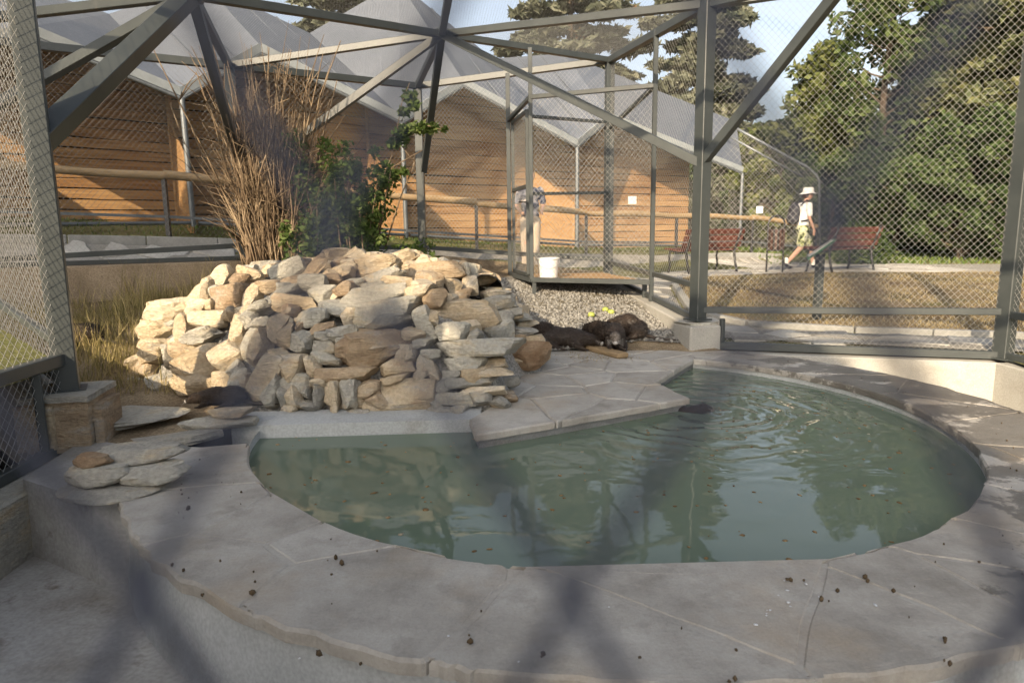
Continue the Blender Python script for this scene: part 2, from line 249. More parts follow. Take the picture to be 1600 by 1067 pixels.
# ------------------------------------------------------------------ mesh helpers
def link(name, me, mat=None, parent=None, kind=None, smooth=False, sharp=None):
    if mat is not None and not me.materials: me.materials.append(M[mat] if isinstance(mat, str) else mat)
    if smooth:
        me.polygons.foreach_set('use_smooth', [True] * len(me.polygons))
        if sharp: me.set_sharp_from_angle(angle=R(sharp))
    o = bpy.data.objects.new(name, me); COL.objects.link(o)
    if parent is not None: o.parent = parent
    if kind: o['kind'] = kind
    return o
def tag(o, label, cat, group=None):
    o['label'] = label; o['category'] = cat
    if group: o['group'] = group
    return o
def empty(name, loc=(0, 0, 0), label=None, cat=None, group=None, rz=0):
    o = bpy.data.objects.new(name, None); COL.objects.link(o); o.location = loc; o.rotation_euler = (0, 0, rz); o.empty_display_size = 0.2
    if label: tag(o, label, cat, group)
    return o
def np_mesh(name, V, Fq):
    V = np.asarray(V, dtype=np.float32); Fq = np.asarray(Fq, dtype=np.int32); k = Fq.shape[1]
    me = bpy.data.meshes.new(name); me.vertices.add(len(V)); me.vertices.foreach_set('co', V.ravel())
    me.loops.add(Fq.size); me.loops.foreach_set('vertex_index', Fq.ravel())
    me.polygons.add(len(Fq)); me.polygons.foreach_set('loop_start', np.arange(0, Fq.size, k, dtype=np.int32))
    me.update(calc_edges=True); return me
class MB:
    def __init__(s): s.v = []; s.f = []
    def add(s, V, Fc):
        n = len(s.v); s.v += [tuple(p) for p in V]; s.f += [tuple(i + n for i in f) for f in Fc]; return s
    def box(s, c, sz, rz=0, mat=None):
        hx, hy, hz = sz[0] / 2, sz[1] / 2, sz[2] / 2
        m = Matrix.Translation(c) @ (mat if mat else Matrix.Rotation(rz, 4, 'Z'))
        V = [m @ Vector((x * hx, y * hy, z * hz)) for z in (-1, 1) for y in (-1, 1) for x in (-1, 1)]
        return s.add(V, [(0, 2, 3, 1), (4, 5, 7, 6), (0, 1, 5, 4), (2, 6, 7, 3), (0, 4, 6, 2), (1, 3, 7, 5)])
    def bar(s, a, b, w, h=None, up=(0, 0, 1), roll=0):
        a = Vector(a); b = Vector(b); h = h or w; d = (b - a).normalized(); up = Vector(up)
        if abs(d.dot(up)) > 0.98: up = Vector((1, 0, 0))
        x = d.cross(up).normalized(); y = x.cross(d).normalized()
        if roll: q = Quaternion(d, roll); x = q @ x; y = q @ y
        V = [p + x * (i * w / 2) + y * (j * h / 2) for p in (a, b) for i, j in ((-1, -1), (1, -1), (1, 1), (-1, 1))]
        return s.add(V, [(0, 1, 5, 4), (1, 2, 6, 5), (2, 3, 7, 6), (3, 0, 4, 7), (3, 2, 1, 0), (4, 5, 6, 7)])
    def tube(s, pts, rad, n=8, cap=True):
        pts = [Vector(p) for p in pts]; rad = rad if isinstance(rad, (list, tuple)) else [rad] * len(pts)
        rings = []; up = None; n0 = len(s.v)
        for i, p in enumerate(pts):
            d = (pts[min(i + 1, len(pts) - 1)] - pts[max(i - 1, 0)]).normalized()
            if up is None: up = Vector((0, 0, 1)) if abs(d.z) < 0.9 else Vector((1, 0, 0))
            x = d.cross(up).normalized(); up = x.cross(d).normalized()
            s.v += [tuple(p + (x * math.cos(2 * math.pi * k / n) + up * math.sin(2 * math.pi * k / n)) * rad[i]) for k in range(n)]
        for i in range(len(pts) - 1):
            for k in range(n):
                a = n0 + i * n + k; b = n0 + i * n + (k + 1) % n; s.f.append((a, b, b + n, a + n))
        if cap: s.f.append(tuple(n0 + k for k in range(n - 1, -1, -1))); s.f.append(tuple(n0 + (len(pts) - 1) * n + k for k in range(n)))
        return s
    def mesh(s, name):
        me = bpy.data.meshes.new(name); me.from_pydata(s.v, [], s.f); me.update(); return me
    def build(s, name, mat, parent=None, kind=None, smooth=False, sharp=None, bevel=0):
        me = s.mesh(name)
        if bevel:
            bm = bmesh.new(); bm.from_mesh(me); bmesh.ops.recalc_face_normals(bm, faces=bm.faces)
            bmesh.ops.bevel(bm, geom=list(bm.edges), offset=bevel, segments=1, affect='EDGES', clamp_overlap=True); bm.to_mesh(me); bm.free()
        return link(name, me, mat, parent, kind, smooth, sharp)
def local(parent, p): return Vector(p) - Vector(parent.location)
def inpoly(x, y, poly):
    c = False; n = len(poly); j = n - 1
    for i in range(n):
        xi, yi = poly[i][0], poly[i][1]; xj, yj = poly[j][0], poly[j][1]
        if (yi > y) != (yj > y) and x < (xj - xi) * (y - yi) / (yj - yi) + xi: c = not c
        j = i
    return c
def dist_poly(x, y, poly):
    best = 1e9; p = Vector((x, y)); n = len(poly)
    for i in range(n):
        a = Vector(poly[i][:2]); b = Vector(poly[(i + 1) % n][:2]); ab = b - a
        t = max(0, min(1, (p - a).dot(ab) / ab.length_squared)); best = min(best, (a + ab * t - p).length)
    return best
def sheet(name, poly, zf, res, mat, hole=None, kind='structure', parent=None, smooth=True):
    poly = [Vector(p[:2]) for p in poly]; pts = list(poly); edges = [(i, (i + 1) % len(poly)) for i in range(len(poly))]
    if hole:
        h0 = len(pts); pts += [Vector(p[:2]) for p in hole]; edges += [(h0 + i, h0 + (i + 1) % len(hole)) for i in range(len(hole))]
    x0, x1 = min(p.x for p in poly), max(p.x for p in poly); y0, y1 = min(p.y for p in poly), max(p.y for p in poly)
    nx, ny = int((x1 - x0) / res), int((y1 - y0) / res)
    for i in range(nx + 1):
        for j in range(ny + 1):
            x = x0 + (i + 0.5 + 0.3 * math.sin(j * 7.1 + i)) * res; y = y0 + (j + 0.5 + 0.3 * math.cos(i * 5.3 + j)) * res
            if inpoly(x, y, poly) and not (hole and inpoly(x, y, hole)) and dist_poly(x, y, poly) > res * 0.3: pts.append(Vector((x, y)))
    v, e, f, *_ = delaunay_2d_cdt(pts, edges, [], 0, 1e-5)
    ff = []
    for t in f:
        cx = sum(v[i].x for i in t) / 3; cy = sum(v[i].y for i in t) / 3
        if inpoly(cx, cy, poly) and not (hole and inpoly(cx, cy, hole)): ff.append(tuple(t))
    me = bpy.data.meshes.new(name); me.from_pydata([(p.x, p.y, zf(p.x, p.y)) for p in v], [], ff); me.update()
    bm = bmesh.new(); bm.from_mesh(me)
    for fc in bm.faces:
        if fc.normal.z < 0: fc.normal_flip()
    bm.to_mesh(me); bm.free()
    return link(name, me, mat, parent, kind, smooth)

# Voronoi stones
def clip(poly, nrm, c):                  # keep points with p.n <= c
    out = []
    for i in range(len(poly)):
        a = poly[i]; b = poly[(i + 1) % len(poly)]; da = a.dot(nrm) - c; db = b.dot(nrm) - c
        if da <= 0: out.append(a)
        if (da < 0 < db) or (db < 0 < da): out.append(a + (b - a) * (da / (da - db)))
    return out
def cells(pts, size, gap):
    out = []
    for i, p in enumerate(pts):
        poly = [p + Vector(q) for q in ((-size, -size), (size, -size), (size, size), (-size, size))]
        for q in sorted((q for j, q in enumerate(pts) if j != i), key=lambda q: (q - p).length_squared)[:22]:
            d = q - p; L = d.length
            if L > 2.9 * size: break
            n = d / L; poly = clip(poly, n, p.dot(n) + L / 2 - gap / 2)
            if len(poly) < 3: break
        out.append(poly if len(poly) >= 3 else None)
    return out
def dens(poly, step, jit):
    out = []
    for i in range(len(poly)):
        a = poly[i]; b = poly[(i + 1) % len(poly)]; n = max(1, int((b - a).length / step))
        for k in range(n):
            p = a + (b - a) * (k / n); j = Vector((noise.noise((p.x * 5, p.y * 5, 1.7)), noise.noise((p.x * 5, p.y * 5, 9.2)))) * jit
            out.append(p + j)
    return out
def slab_piece(name, poly, zf, th, mat, parent, tilt=0.0):
    c = Vector((sum(p.x for p in poly) / len(poly), sum(p.y for p in poly) / len(poly)))
    tx, ty = random.uniform(-tilt, tilt), random.uniform(-tilt, tilt)
    def z(p): return zf(p.x, p.y) + (p.x - c.x) * tx + (p.y - c.y) * ty
    n = len(poly); top = [(*(c + (p - c) * (1 - 0.012 / max(0.03, (p - c).length))), 0) for p in poly]
    V = [(p[0], p[1], z(Vector(p[:2]))) for p in top] + [(p.x, p.y, z(p) - 0.010) for p in poly] + [(p.x, p.y, z(p) - th) for p in poly]
    Fc = [tuple(range(n))] + [(n + i, n + (i + 1) % n, (i + 1) % n, i) for i in range(n)] + [(2 * n + i, 2 * n + (i + 1) % n, n + (i + 1) % n, n + i) for i in range(n)]
    me = bpy.data.meshes.new(name); me.from_pydata(V, [], Fc); me.update()
    if me.polygons[0].normal.z < 0: me.flip_normals()
    return link(name, me, mat, parent)
def scatter(x0, x1, y0, y1, d, ok, tries=6000):
    pts = []
    for _ in range(tries):
        p = Vector((random.uniform(x0, x1), random.uniform(y0, y1)))
        if not ok(p): continue
        if all((p - q).length > d for q in pts): pts.append(p)
    return pts

# ------------------------------------------------------------------ layout of the enclosure
A = Vector((-2.7, 4.05, 0.27)); L = Vector((-6.1, 7.1, 0.9)); E = at(1090, 500, 6.8); G = gz(1566, 560, 0.0)
def px_at(px, d, z): p = at(px, 400, d); return Vector((p.x, d, z))
B = px_at(380, 8.5, 0.90); C = px_at(661, 10.5, 0.78); Fp = px_at(950, 10.0, 0.52)
E = Vector((E.x, 6.8, E.z)); Mq = Vector((-2.52, 0.195, 0.0)); Q = Vector((3.3, -0.095, 0.0))
LOOP = [A, L, B, C, Fp, E, G, Q, Mq]
TOPZ = {'A': 3.42, 'L': at(-112, 40, 7.1).z, 'B': at(372, 97, 8.5).z, 'C': at(660, 130, 10.5).z, 'F': at(946, 90, 10.0).z, 'E': at(1096, 0, 6.8).z, 'G': 3.4, 'Q': 3.3, 'M': 3.3}
ENC = [(p.x, p.y) for p in LOOP]
POOL_C = Vector((0.535, 4.375)); POOL_R = 2.15; RIM_R = 2.72
print('E', E, 'G', G, 'B', B, 'C', C, 'F', Fp)

def srow(x, y): return -0.53 * (x + 5.3) + 0.848 * (y - 11)
def zout(x, y):
    y_ = min(y, 30)
    z = 0.04 + 0.27 * sstep(6.0, 11.0, y_) + 0.082 * max(0, 2.3 - max(x, -14))
    z += 0.40 * sstep(-1.9, -0.3, srow(x, y_)) * sstep(9, 5, x)
    return z
def zin(x, y):
    y0 = 6.3 + (4.7 - 6.3) * sstep(0.3, -2.0, x)
    t = max(0, y - y0); return -0.025 + 0.16 * t * sstep(0, 0.6, t) + 0.012 * noise.noise((x * 2, y * 2, 0))

# ------------------------------------------------------------------ ground
ground = sheet('ground', [(-70, -25), (70, -25), (70, 90), (-70, 90)], lambda x, y: zout(x, y) - 0.03, 2.0, 'far_ground', hole=ENC)
sheet('distant_ground', [(-1500, 89.5), (1500, 89.5), (1500, 1500), (-1500, 1500)], lambda x, y: zout(70, 90) - 0.06, 300, 'far_ground')['kind'] = 'structure'
def line_pt(u, s):                       # along the cabin row, s across
    return Vector((-5.3 + 0.848 * u - 0.53 * s, 11 + 0.53 * u + 0.848 * s))
path_poly = [line_pt(-9, -1.15), line_pt(13.6, -1.15), Vector((9.2, 15.4)), Vector((13, 14.6)), Vector((22, 13.5)), Vector((22, 11.0)), Vector((13, 11.6)), Vector((8.6, 12.3)), Vector((5.4, 12.75)),
             Vector((2.9, 12.0)), Vector((2.4, 10.4)), Vector((2.1, 8.2)), Vector((2.6, 7.5)), Vector((3.6, 7.1)), Vector((5.0, 6.75)), Vector((5.6, 6.0)), G.xy + Vector((0.13, 0.1)), E.xy + Vector((0.13, 0.1)), Fp.xy + Vector((0.15, 0.1)), C.xy + Vector((0.0, 0.15)), B.xy + Vector((-0.05, 0.14)), L.xy + Vector((-0.1, 0.12)), Vector((-8.4, 5.6))]
path = sheet('path', path_poly, lambda x, y: zout(x, y) + 0.005, 0.7, 'joint')
lawn_poly = [Vector((2.95, 11.95)), Vector((5.4, 12.7)), Vector((8.6, 12.25)), Vector((13, 11.55)), Vector((22, 10.95)), Vector((22, 4)), Vector((6.2, 5.0)), Vector((5.75, 6.0)), Vector((5.1, 6.85)), Vector((3.65, 7.2)), Vector((2.65, 7.6)), Vector((2.2, 8.25)), Vector((2.5, 10.4))]
lawn = sheet('lawn', lawn_poly, lambda x, y: zout(x, y) + 0.03 + 0.03 * noise.noise((x, y, 3)), 0.5, 'straw_ground')

# path flagstones: the ones near enough to tell apart
pts = scatter(-9, 10, 6.2, 17.5, 0.40, lambda p: inpoly(p.x, p.y, path_poly) and dist_poly(p.x, p.y, path_poly) > 0.06 and (p.x < 8.5))
pts = sorted(pts, key=lambda p: p.y - 0.02 * p.x)[:300]
ids = set(range(len(pts)))
for p, cl in zip(pts, cells(pts, 0.42, 0.045)):
    if cl is None: continue
    cl = [q if inpoly(q.x, q.y, path_poly) else p + (q - p) * 0.35 for q in cl]
    slab_piece('flagstone', dens(cl, 0.12, 0.03), lambda x, y: zout(x, y) + 0.022, 0.03, 'pathstone', path, 0.01)

# kerb stones of the path and the lawn
def kerb_run(pts, zf, step=0.95, wd=0.1, ht=0.13, parent=None):
    for a, b in zip(pts[:-1], pts[1:]):
        n = max(1, round((b - a).length / step))
        for k in range(n):
            p = a + (b - a) * (k / n); q = a + (b - a) * ((k + 1) / n); d = (q - p).normalized() * 0.006
            p3 = Vector((*(p + d), zf(p.x, p.y) + ht / 2 - 0.05)); q3 = Vector((*(q - d), zf(q.x, q.y) + ht / 2 - 0.05))
            MB().bar(p3, q3, wd, ht + 0.06).build('kerb_stone', 'kerb', parent, bevel=0.008)
kerb_run([line_pt(-9, -1.05), line_pt(13.6, -1.05)], lambda x, y: zout(x, y) , parent=path, wd=0.10, ht=0.09)
kerb_run([Vector((6.2, 5.0)), Vector((5.75, 6.0)), Vector((5.1, 6.85)), Vector((3.65, 7.2)), Vector((2.65, 7.6)), Vector((2.2, 8.25)), Vector((2.5, 10.4)), Vector((2.95, 11.95))], zout, parent=lawn, ht=0.075)

# ------------------------------------------------------------------ inside: soil, gravel, channel, pool
CH_Z = -0.42
chan_end = [Vector((-2.62, 3.55)), Vector((-1.86, 3.12)), Vector((-1.55, 2.9))]
soil_poly = [p for p in [Vector(q) for q in ENC[0:7]]] + [Vector((3.75, 5.65))]
ang0 = math.atan2(5.65 - POOL_C.y, 3.75 - POOL_C.x)
# the ground sheet behind runs to the outside of the rim
arcpts = [POOL_C + Vector((math.cos(a), math.sin(a))) * (2.32 if a < R(108) else RIM_R - 0.12) for a in np.linspace(R(50), R(200), 34)]
soil_poly = [A.xy + Vector((0.1, 0)), L.xy, B.xy, C.xy, Fp.xy, E.xy, Vector((2.12, 6.55))] + arcpts + [Vector((-1.86, 3.16)), Vector((-2.55, 3.55))]
soil = sheet('soil', soil_poly, zin, 0.22, 'soil')
# channel floor round the outside of the rim
sheet('channel_floor', [(-2.75, 4.2), (-2.65, 0.1), (3.5, -0.6), (4.6, 5.9), (1.9, 7.0), (0.5, 7.2)], lambda x, y: CH_Z + 0.02 * noise.noise((x * 2, y * 2, 4)), 0.3, 'channel')

pool = empty('pool', (POOL_C.x, POOL_C.y, 0)); pool['kind'] = 'structure'
PL = lambda p: local(pool, p)
# outline of the water: circle with the straight kerb and the stone peninsula let in
k0 = gz(392, 672, -0.03); k1 = gz(738, 661, -0.03)
pen = [gz(738, 655, 0), gz(748, 679, 0), gz(905, 652, 0), gz(1072, 622, 0), gz(1018, 597, 0), gz(1084, 560, 0)]
def on_circle_y(y, sgn): return Vector((POOL_C.x + sgn * math.sqrt(POOL_R ** 2 - (y - POOL_C.y) ** 2), y))
a_start = math.atan2(pen[5].y - POOL_C.y, pen[5].x - POOL_C.x); a_end = math.atan2(k0.y - POOL_C.y, k0.x - POOL_C.x)
a_end = a_end if a_end > 0 else a_end + 2 * math.pi
arc = [POOL_C + Vector((math.cos(a), math.sin(a))) * POOL_R for a in np.linspace(a_start, a_end - 2 * math.pi, 90)]
shore = arc + [Vector((k0.x + 0.02, k0.y)), Vector((k1.x, k1.y))] + [Vector((p.x, p.y)) for p in pen]
WZ = -0.085
wpoly = [Vector(p) for p in shore]
# water as one level sheet reaching a little under the rim stones
wm = MB(); big = [(p.x + (p.x - POOL_C.x) * 0.004, p.y + (p.y - POOL_C.y) * 0.004, WZ) for p in wpoly]
wv = [Vector(p[:2]) for p in big]; vv, ee, ff, *_ = delaunay_2d_cdt(wv, [(i, (i + 1) % len(wv)) for i in range(len(wv))], [], 1, 1e-5)
me = bpy.data.meshes.new('water'); me.from_pydata([(p.x, p.y, WZ) for p in vv], [], [tuple(f) for f in ff]); me.update()
if me.polygons[0].normal.z < 0: me.flip_normals()
water = link('water', me, 'water', None, 'structure')
# basin wall under the shore
n = len(shore); V = [(p.x, p.y, -0.035) for p in shore] + [(p.x, p.y, -0.7) for p in shore]
bw = MB().add([PL(v) for v in V], [(i, (i + 1) % n, n + (i + 1) % n, n + i) for i in range(n)]); bw.build('basin_wall', 'concrete_smooth', pool, smooth=True, sharp=30)
# rim bed (mortar) and outer retaining wall
A0, A1 = R(63), R(63) - R(228)           # from behind the right side, over the front, to the left steps
angs = np.linspace(A0, A1, 120); bm_ = MB(); V = []; Fc = []
for a in angs:
    d = Vector((math.cos(a), math.sin(a)))
    for r, z in ((POOL_R + 0.006, -0.055), (POOL_R + 0.006, -0.003), (RIM_R - 0.012, -0.003), (RIM_R - 0.012, -0.05), (RIM_R - 0.03, -0.06), (RIM_R + 0.06, -0.85)):
        V.append(PL((POOL_C.x + d.x * r, POOL_C.y + d.y * r, z)))
k = 6
for i in range(len(angs) - 1):
    for j in range(k - 1): Fc.append((i * k + j, i * k + j + 1, (i + 1) * k + j + 1, (i + 1) * k + j))
Fi = [f for f in Fc if f[0] % k < 3]; Fo = [f for f in Fc if f[0] % k >= 3]
MB().add(V, Fi).build('rim_bed', 'flag', pool, smooth=True, sharp=40)
MB().add(V, Fo).build('rim_wall', 'concrete_smooth', pool, smooth=True, sharp=40)
# rim flagstones
def rim_ok(p):
    d = p - POOL_C; r = d.length; a = math.degrees(math.atan2(d.y, d.x))
    a = a if a <= 63 else a - 360
    return POOL_R + 0.05 < r < RIM_R - 0.05 and -164 < a < 62
pts = []
for dmin, tries in ((0.46, 260), (0.34, 200), (0.22, 90)):
    for _ in range(tries):
        q = Vector((random.uniform(-2.4, 3.4), random.uniform(1.4, 7.2)))
        if rim_ok(q) and all((q - o_).length > dmin for o_ in pts): pts.append(q)
guard = [POOL_C + Vector((math.cos(a), math.sin(a))) * 2.43 for a in (R(70), R(-172))]
allp = pts + guard
for p, cl in list(zip(allp, cells(allp, 0.6, 0.011)))[:len(pts)]:
    if cl is None: continue
    cl = dens(cl, 0.07, 0.018); o2 = []
    for q in cl:
        d = q - POOL_C; r = d.length; aa = math.atan2(d.y, d.x); jr = 0.012 * noise.noise((q.x * 6, q.y * 6, 5))
        rr = min(max(r, POOL_R - 0.012 + jr), RIM_R + 0.012 + jr * 2); o2.append(POOL_C + d * (rr / r))
    slab_piece('flagstone', [q - POOL_C for q in o2], lambda x, y: 0.004 * noise.noise((x * 3, y * 3, 2)) + random.Random(int((p.x * 97 + p.y * 31) * 1000)).uniform(0, 0.002), 0.05, 'flag', pool)
# deck (peninsula and ground between rim and shelter)
deck_poly = [Vector((p.x, p.y)) for p in pen] + [Vector((1.72, 6.52)), Vector((1.2, 6.75)), Vector((0.3, 6.65)), Vector((0.12, 5.6)), Vector((-0.12, 4.6))]
db = MB(); nd = len(deck_poly)
dv = [PL((p.x, p.y, -0.006)) for p in deck_poly] + [PL((p.x, p.y, -0.09)) for p in deck_poly]
db.add(dv, [tuple(range(nd))] + [(i, nd + i, nd + (i + 1) % nd, (i + 1) % nd) for i in range(nd)]).build('deck_bed', 'rim_mortar', pool)
pts = []
for dmin, tries in ((0.5, 150), (0.36, 120), (0.22, 40)):
    for _ in range(tries):
        q = Vector((random.uniform(-0.4, 2.0), random.uniform(3.8, 6.9)))
        if inpoly(q.x, q.y, deck_poly) and all((q - o_).length > dmin for o_ in pts): pts.append(q)
def push_in(q, poly, c):
    for _ in range(12):
        if inpoly(q.x, q.y, poly): return q
        q = q + (c - q) * 0.1
    return q
def clip_to(subject, convex):
    out = list(subject); n_ = len(convex); area = sum(convex[i].x * convex[(i + 1) % n_].y - convex[(i + 1) % n_].x * convex[i].y for i in range(n_))
    for i in range(n_):
        a_, b_ = convex[i], convex[(i + 1) % n_]; d_ = (b_ - a_)
        if d_.length < 1e-6: continue
        nr = Vector((d_.y, -d_.x)).normalized() * (1 if area > 0 else -1); out = clip(out, nr, a_.dot(nr))
        if len(out) < 3: return []
    return out
dcen = Vector((0.75, 5.4)); deck_big = [d + (d - dcen).normalized() * 0.03 for d in deck_poly]
edge_deck = [(deck_poly[i], deck_poly[(i + 1) % nd]) for i in range(nd)]
for p, cl in zip(pts, cells(pts, 0.8, 0.013)):
    if cl is None: continue
    cl = dens(clip_to(deck_big, cl), 0.05, 0.012)
    if len(cl) < 3: continue
    slab_piece('flagstone', [q - POOL_C for q in cl], lambda x, y: 0.006 + 0.004 * noise.noise((x * 3, y * 3, 2)), 0.045, 'flag', pool)
# low kerb in front of the shelter
kb = MB(); kx0, kx1 = k0.x - 0.12, k1.x + 0.05
kb.add([PL(v) for v in [(kx0, k0.y - 0.01, -0.3), (kx1, k1.y - 0.01, -0.3), (kx1, k1.y - 0.01, 0.0), (kx0, k0.y - 0.01, 0.0), (kx0, k0.y + 0.3, -0.3), (kx1, k1.y + 0.3, -0.3), (kx1, k1.y + 0.3, 0.01), (kx0, k0.y + 0.3, 0.01)]],
       [(0, 1, 2, 3), (3, 2, 6, 7), (1, 5, 6, 2), (4, 0, 3, 7)]).build('pool_kerb', 'concrete_smooth', pool)

# end wall of the channel at the left, with the concrete step
cw = empty('channel_wall', (-2.0, 3.2, CH_Z), 'low concrete wall closing the sunken channel below the stacked flat stones', 'wall')
MB().add([local(cw, v) for v in [(-2.5, 3.3, CH_Z - 0.1), (-1.95, 2.98, CH_Z - 0.1), (-1.60, 3.02, CH_Z - 0.1), (-2.5, 3.32, -0.02), (-1.97, 3.02, -0.02), (-1.62, 3.08, -0.02), (-2.6, 4.0, -0.02), (-1.6, 3.6, -0.02)]],
         [(0, 1, 4, 3), (1, 2, 5, 4), (3, 4, 7, 6), (4, 5, 7)]).build('wall_face', 'channel', cw)

# ------------------------------------------------------------------ low walls under the cage
def wall_run(name, pts, zt, zb, th, label, mat='concrete', n_off=0.0):
    t = empty(name, (pts[0].x, pts[0].y, 0), label, 'wall')
    for i in range(len(pts) - 1):
        a, b = pts[i], pts[i + 1]; d = (b - a).normalized(); nn = Vector((-d.y, d.x)) * th / 2
        z0, z1 = zt[i], zt[i + 1]
        V = []
        for (p, z) in ((a, z0), (b, z1)):
            for s_ in (-1, 1):
                q = p.xy + nn * s_ + Vector((-d.y, d.x)) * n_off
                V += [Vector((q.x, q.y, zb)), Vector((q.x, q.y, z))]
        MB().add([local(t, v) for v in V], [(0, 4, 5, 1), (2, 3, 7, 6), (1, 5, 7, 3), (0, 1, 3, 2), (4, 6, 7, 5)]).build('wall_section', mat, t, bevel=0.012)
    return t
b2 = lambda p: Vector((p.x, p.y))
wall_run('back_wall', [b2(L), b2(B)], [0.86, 0.87], -0.3, 0.26, 'long sandy concrete kerb wall behind the weeds under the left rear fence', 'sandy')
wall_run('back_wall', [b2(B), b2(C), b2(Fp)], [0.87, 0.75, 0.48], -0.3, 0.26, 'concrete kerb wall behind the stone shelter and dry bush')
wall_run('side_wall', [b2(Fp), b2(E)], [0.48, 0.24], -0.5, 0.26, 'sunlit concrete kerb wall beside the gravel and entrance platform')
wall_run('side_wall', [b2(E) + Vector((0.05, -0.03)), b2(G), b2(G) + Vector((0.1, -2.5))], [-0.02, -0.02, -0.02], -0.7, 0.24, 'smooth concrete wall under the right hand mesh panel by the pool')
front = wall_run('front_wall', [b2(A) + Vector((0.02, -0.05)), b2(Mq)], [-0.08, -0.08], -0.6, 0.36, 'stone faced low wall at the left edge below the mesh panel', 'st_g', 0.0)
wall_run('outer_left_wall', [b2(A) + Vector((-0.2, 0.12)), b2(L)], [0.25, 0.80], -0.3, 0.26, 'concrete kerb wall behind the left fence post', 'concrete')

# ------------------------------------------------------------------ rock shapes
def rock_mesh(seed, kind):
    rd = random.Random(seed); bm = bmesh.new(); bmesh.ops.create_cube(bm, size=2)
    bmesh.ops.subdivide_edges(bm, edges=list(bm.edges), cuts=5, use_grid_fill=True)
    pw = {'slab': 9.0, 'block': 8.0, 'chunk': 5.0}[kind]
    for v in bm.verts:
        c = v.co; l = (abs(c.x) ** pw + abs(c.y) ** pw + abs(c.z) ** pw) ** (1 / pw); v.co = c / l
    planes = []
    for _ in range({'slab': 11, 'block': 10, 'chunk': 13}[kind]):
        nrm = Vector((rd.gauss(0, 1), rd.gauss(0, 1), rd.gauss(0, 0.55 if kind == 'slab' else 0.9))).normalized(); planes.append((nrm, rd.uniform(0.62, 1.0)))
    off = Vector((rd.uniform(0, 50), rd.uniform(0, 50), rd.uniform(0, 50)))
    for v in bm.verts:
        c = v.co
        for nrm, dd in planes:
            e = c.dot(nrm) - dd
            if e > 0: c -= nrm * e
        nz = noise.noise(c * 1.3 + off) * 0.035 + noise.noise(c * 4.5 + off) * 0.03
        lay = (noise.noise(Vector((c.x * 1.1, c.y * 1.1, c.z * 5)) + off)) * (0.07 if kind == 'slab' else 0.045)
        d = Vector((c.x, c.y, c.z * 0.6)); d = d.normalized() if d.length > 0 else d
        v.co = c * (1 + nz) + Vector((d.x, d.y, 0)) * lay
    bmesh.ops.triangulate(bm, faces=list(bm.faces)); me = bpy.data.meshes.new('stone_' + kind); bm.to_mesh(me); bm.free()
    me.polygons.foreach_set('use_smooth', [True] * len(me.polygons)); me.set_sharp_from_angle(angle=R(12)); return me
ROCKS = {k: [rock_mesh(i * 17 + hash_, k) for i in range(14)] for k, hash_ in (('slab', 1), ('block', 2), ('chunk', 3))}
RC = {}
def rock(name, kind, mat, parent, mtx, idx=None):
    idx = random.randrange(14) if idx is None else idx
    key = (kind, idx, mat)
    if key not in RC:
        me = ROCKS[kind][idx].copy(); me.materials.append(M[mat]); RC[key] = me
    o = bpy.data.objects.new(name, RC[key]); COL.objects.link(o); o.parent = parent; o.matrix_local = mtx; return o

# ------------------------------------------------------------------ the stone shelter
MO = [Vector(p) for p in [(-1.78, 4.52), (-0.08, 4.50), (0.02, 4.75), (0.06, 5.45), (0.30, 5.70), (0.34, 6.5), (0.0, 7.3), (-1.5, 7.7), (-2.95, 7.1), (-3.32, 6.0), (-3.12, 5.4), (-2.3, 4.95)]]
PROF = [(0, 0), (0.12, 0.26), (0.35, 0.56), (0.65, 0.79), (1.1, 0.93), (1.7, 1.0), (3.0, 1.03)]
def hm(x, y):
    if not inpoly(x, y, MO): return -1
    s = dist_poly(x, y, MO)
    for (a, h0), (b, h1) in zip(PROF[:-1], PROF[1:]):
        if s <= b: h = h0 + (h1 - h0) * (s - a) / (b - a); break
    else: h = PROF[-1][1]
    h *= 1.0 + 0.06 * noise.noise((x * 1.3, y * 1.3, 0))
    return h
def hit(px, py):
    r = ray(px, py).normalized(); t = 3.0; last = None
    while t < 11:
        p = CAM + r * t
        if p.z < 0 and not inpoly(p.x, p.y, MO) and t > 4: break
        if inpoly(p.x, p.y, MO) and p.z <= hm(p.x, p.y): return p
        t += 0.02
    return None
shelter = empty('stone_shelter', (-1.4, 5.8, 0), 'heaped shelter of cream and grey rough stones with a small arched hole beside the pool', 'stone shelter')
HOLE = hit(758, 458); HOLE = HOLE or Vector((-0.2, 5.2, 0.6))
hb = MB(); HV = []; HF = []; na = 14
for j_, (yy, sc_) in enumerate(((0.03, 1.0), (0.14, 1.0), (0.34, 0.95), (0.5, 0.8), (0.5, 0.0))):
    for k in range(na): 
        a_ = 2 * math.pi * k / na; HV.append(HOLE - shelter.location + Vector((0.15 * sc_ * math.cos(a_), yy, 0.135 * sc_ * math.sin(a_) + 0.02)))
for j_ in range(4):
    for k in range(na): HF.append((j_ * na + k, j_ * na + (k + 1) % na, (j_ + 1) * na + (k + 1) % na, (j_ + 1) * na + k))
hb.add(HV, HF).build('den_lining', 'den', shelter, smooth=True)
print('hole', HOLE)
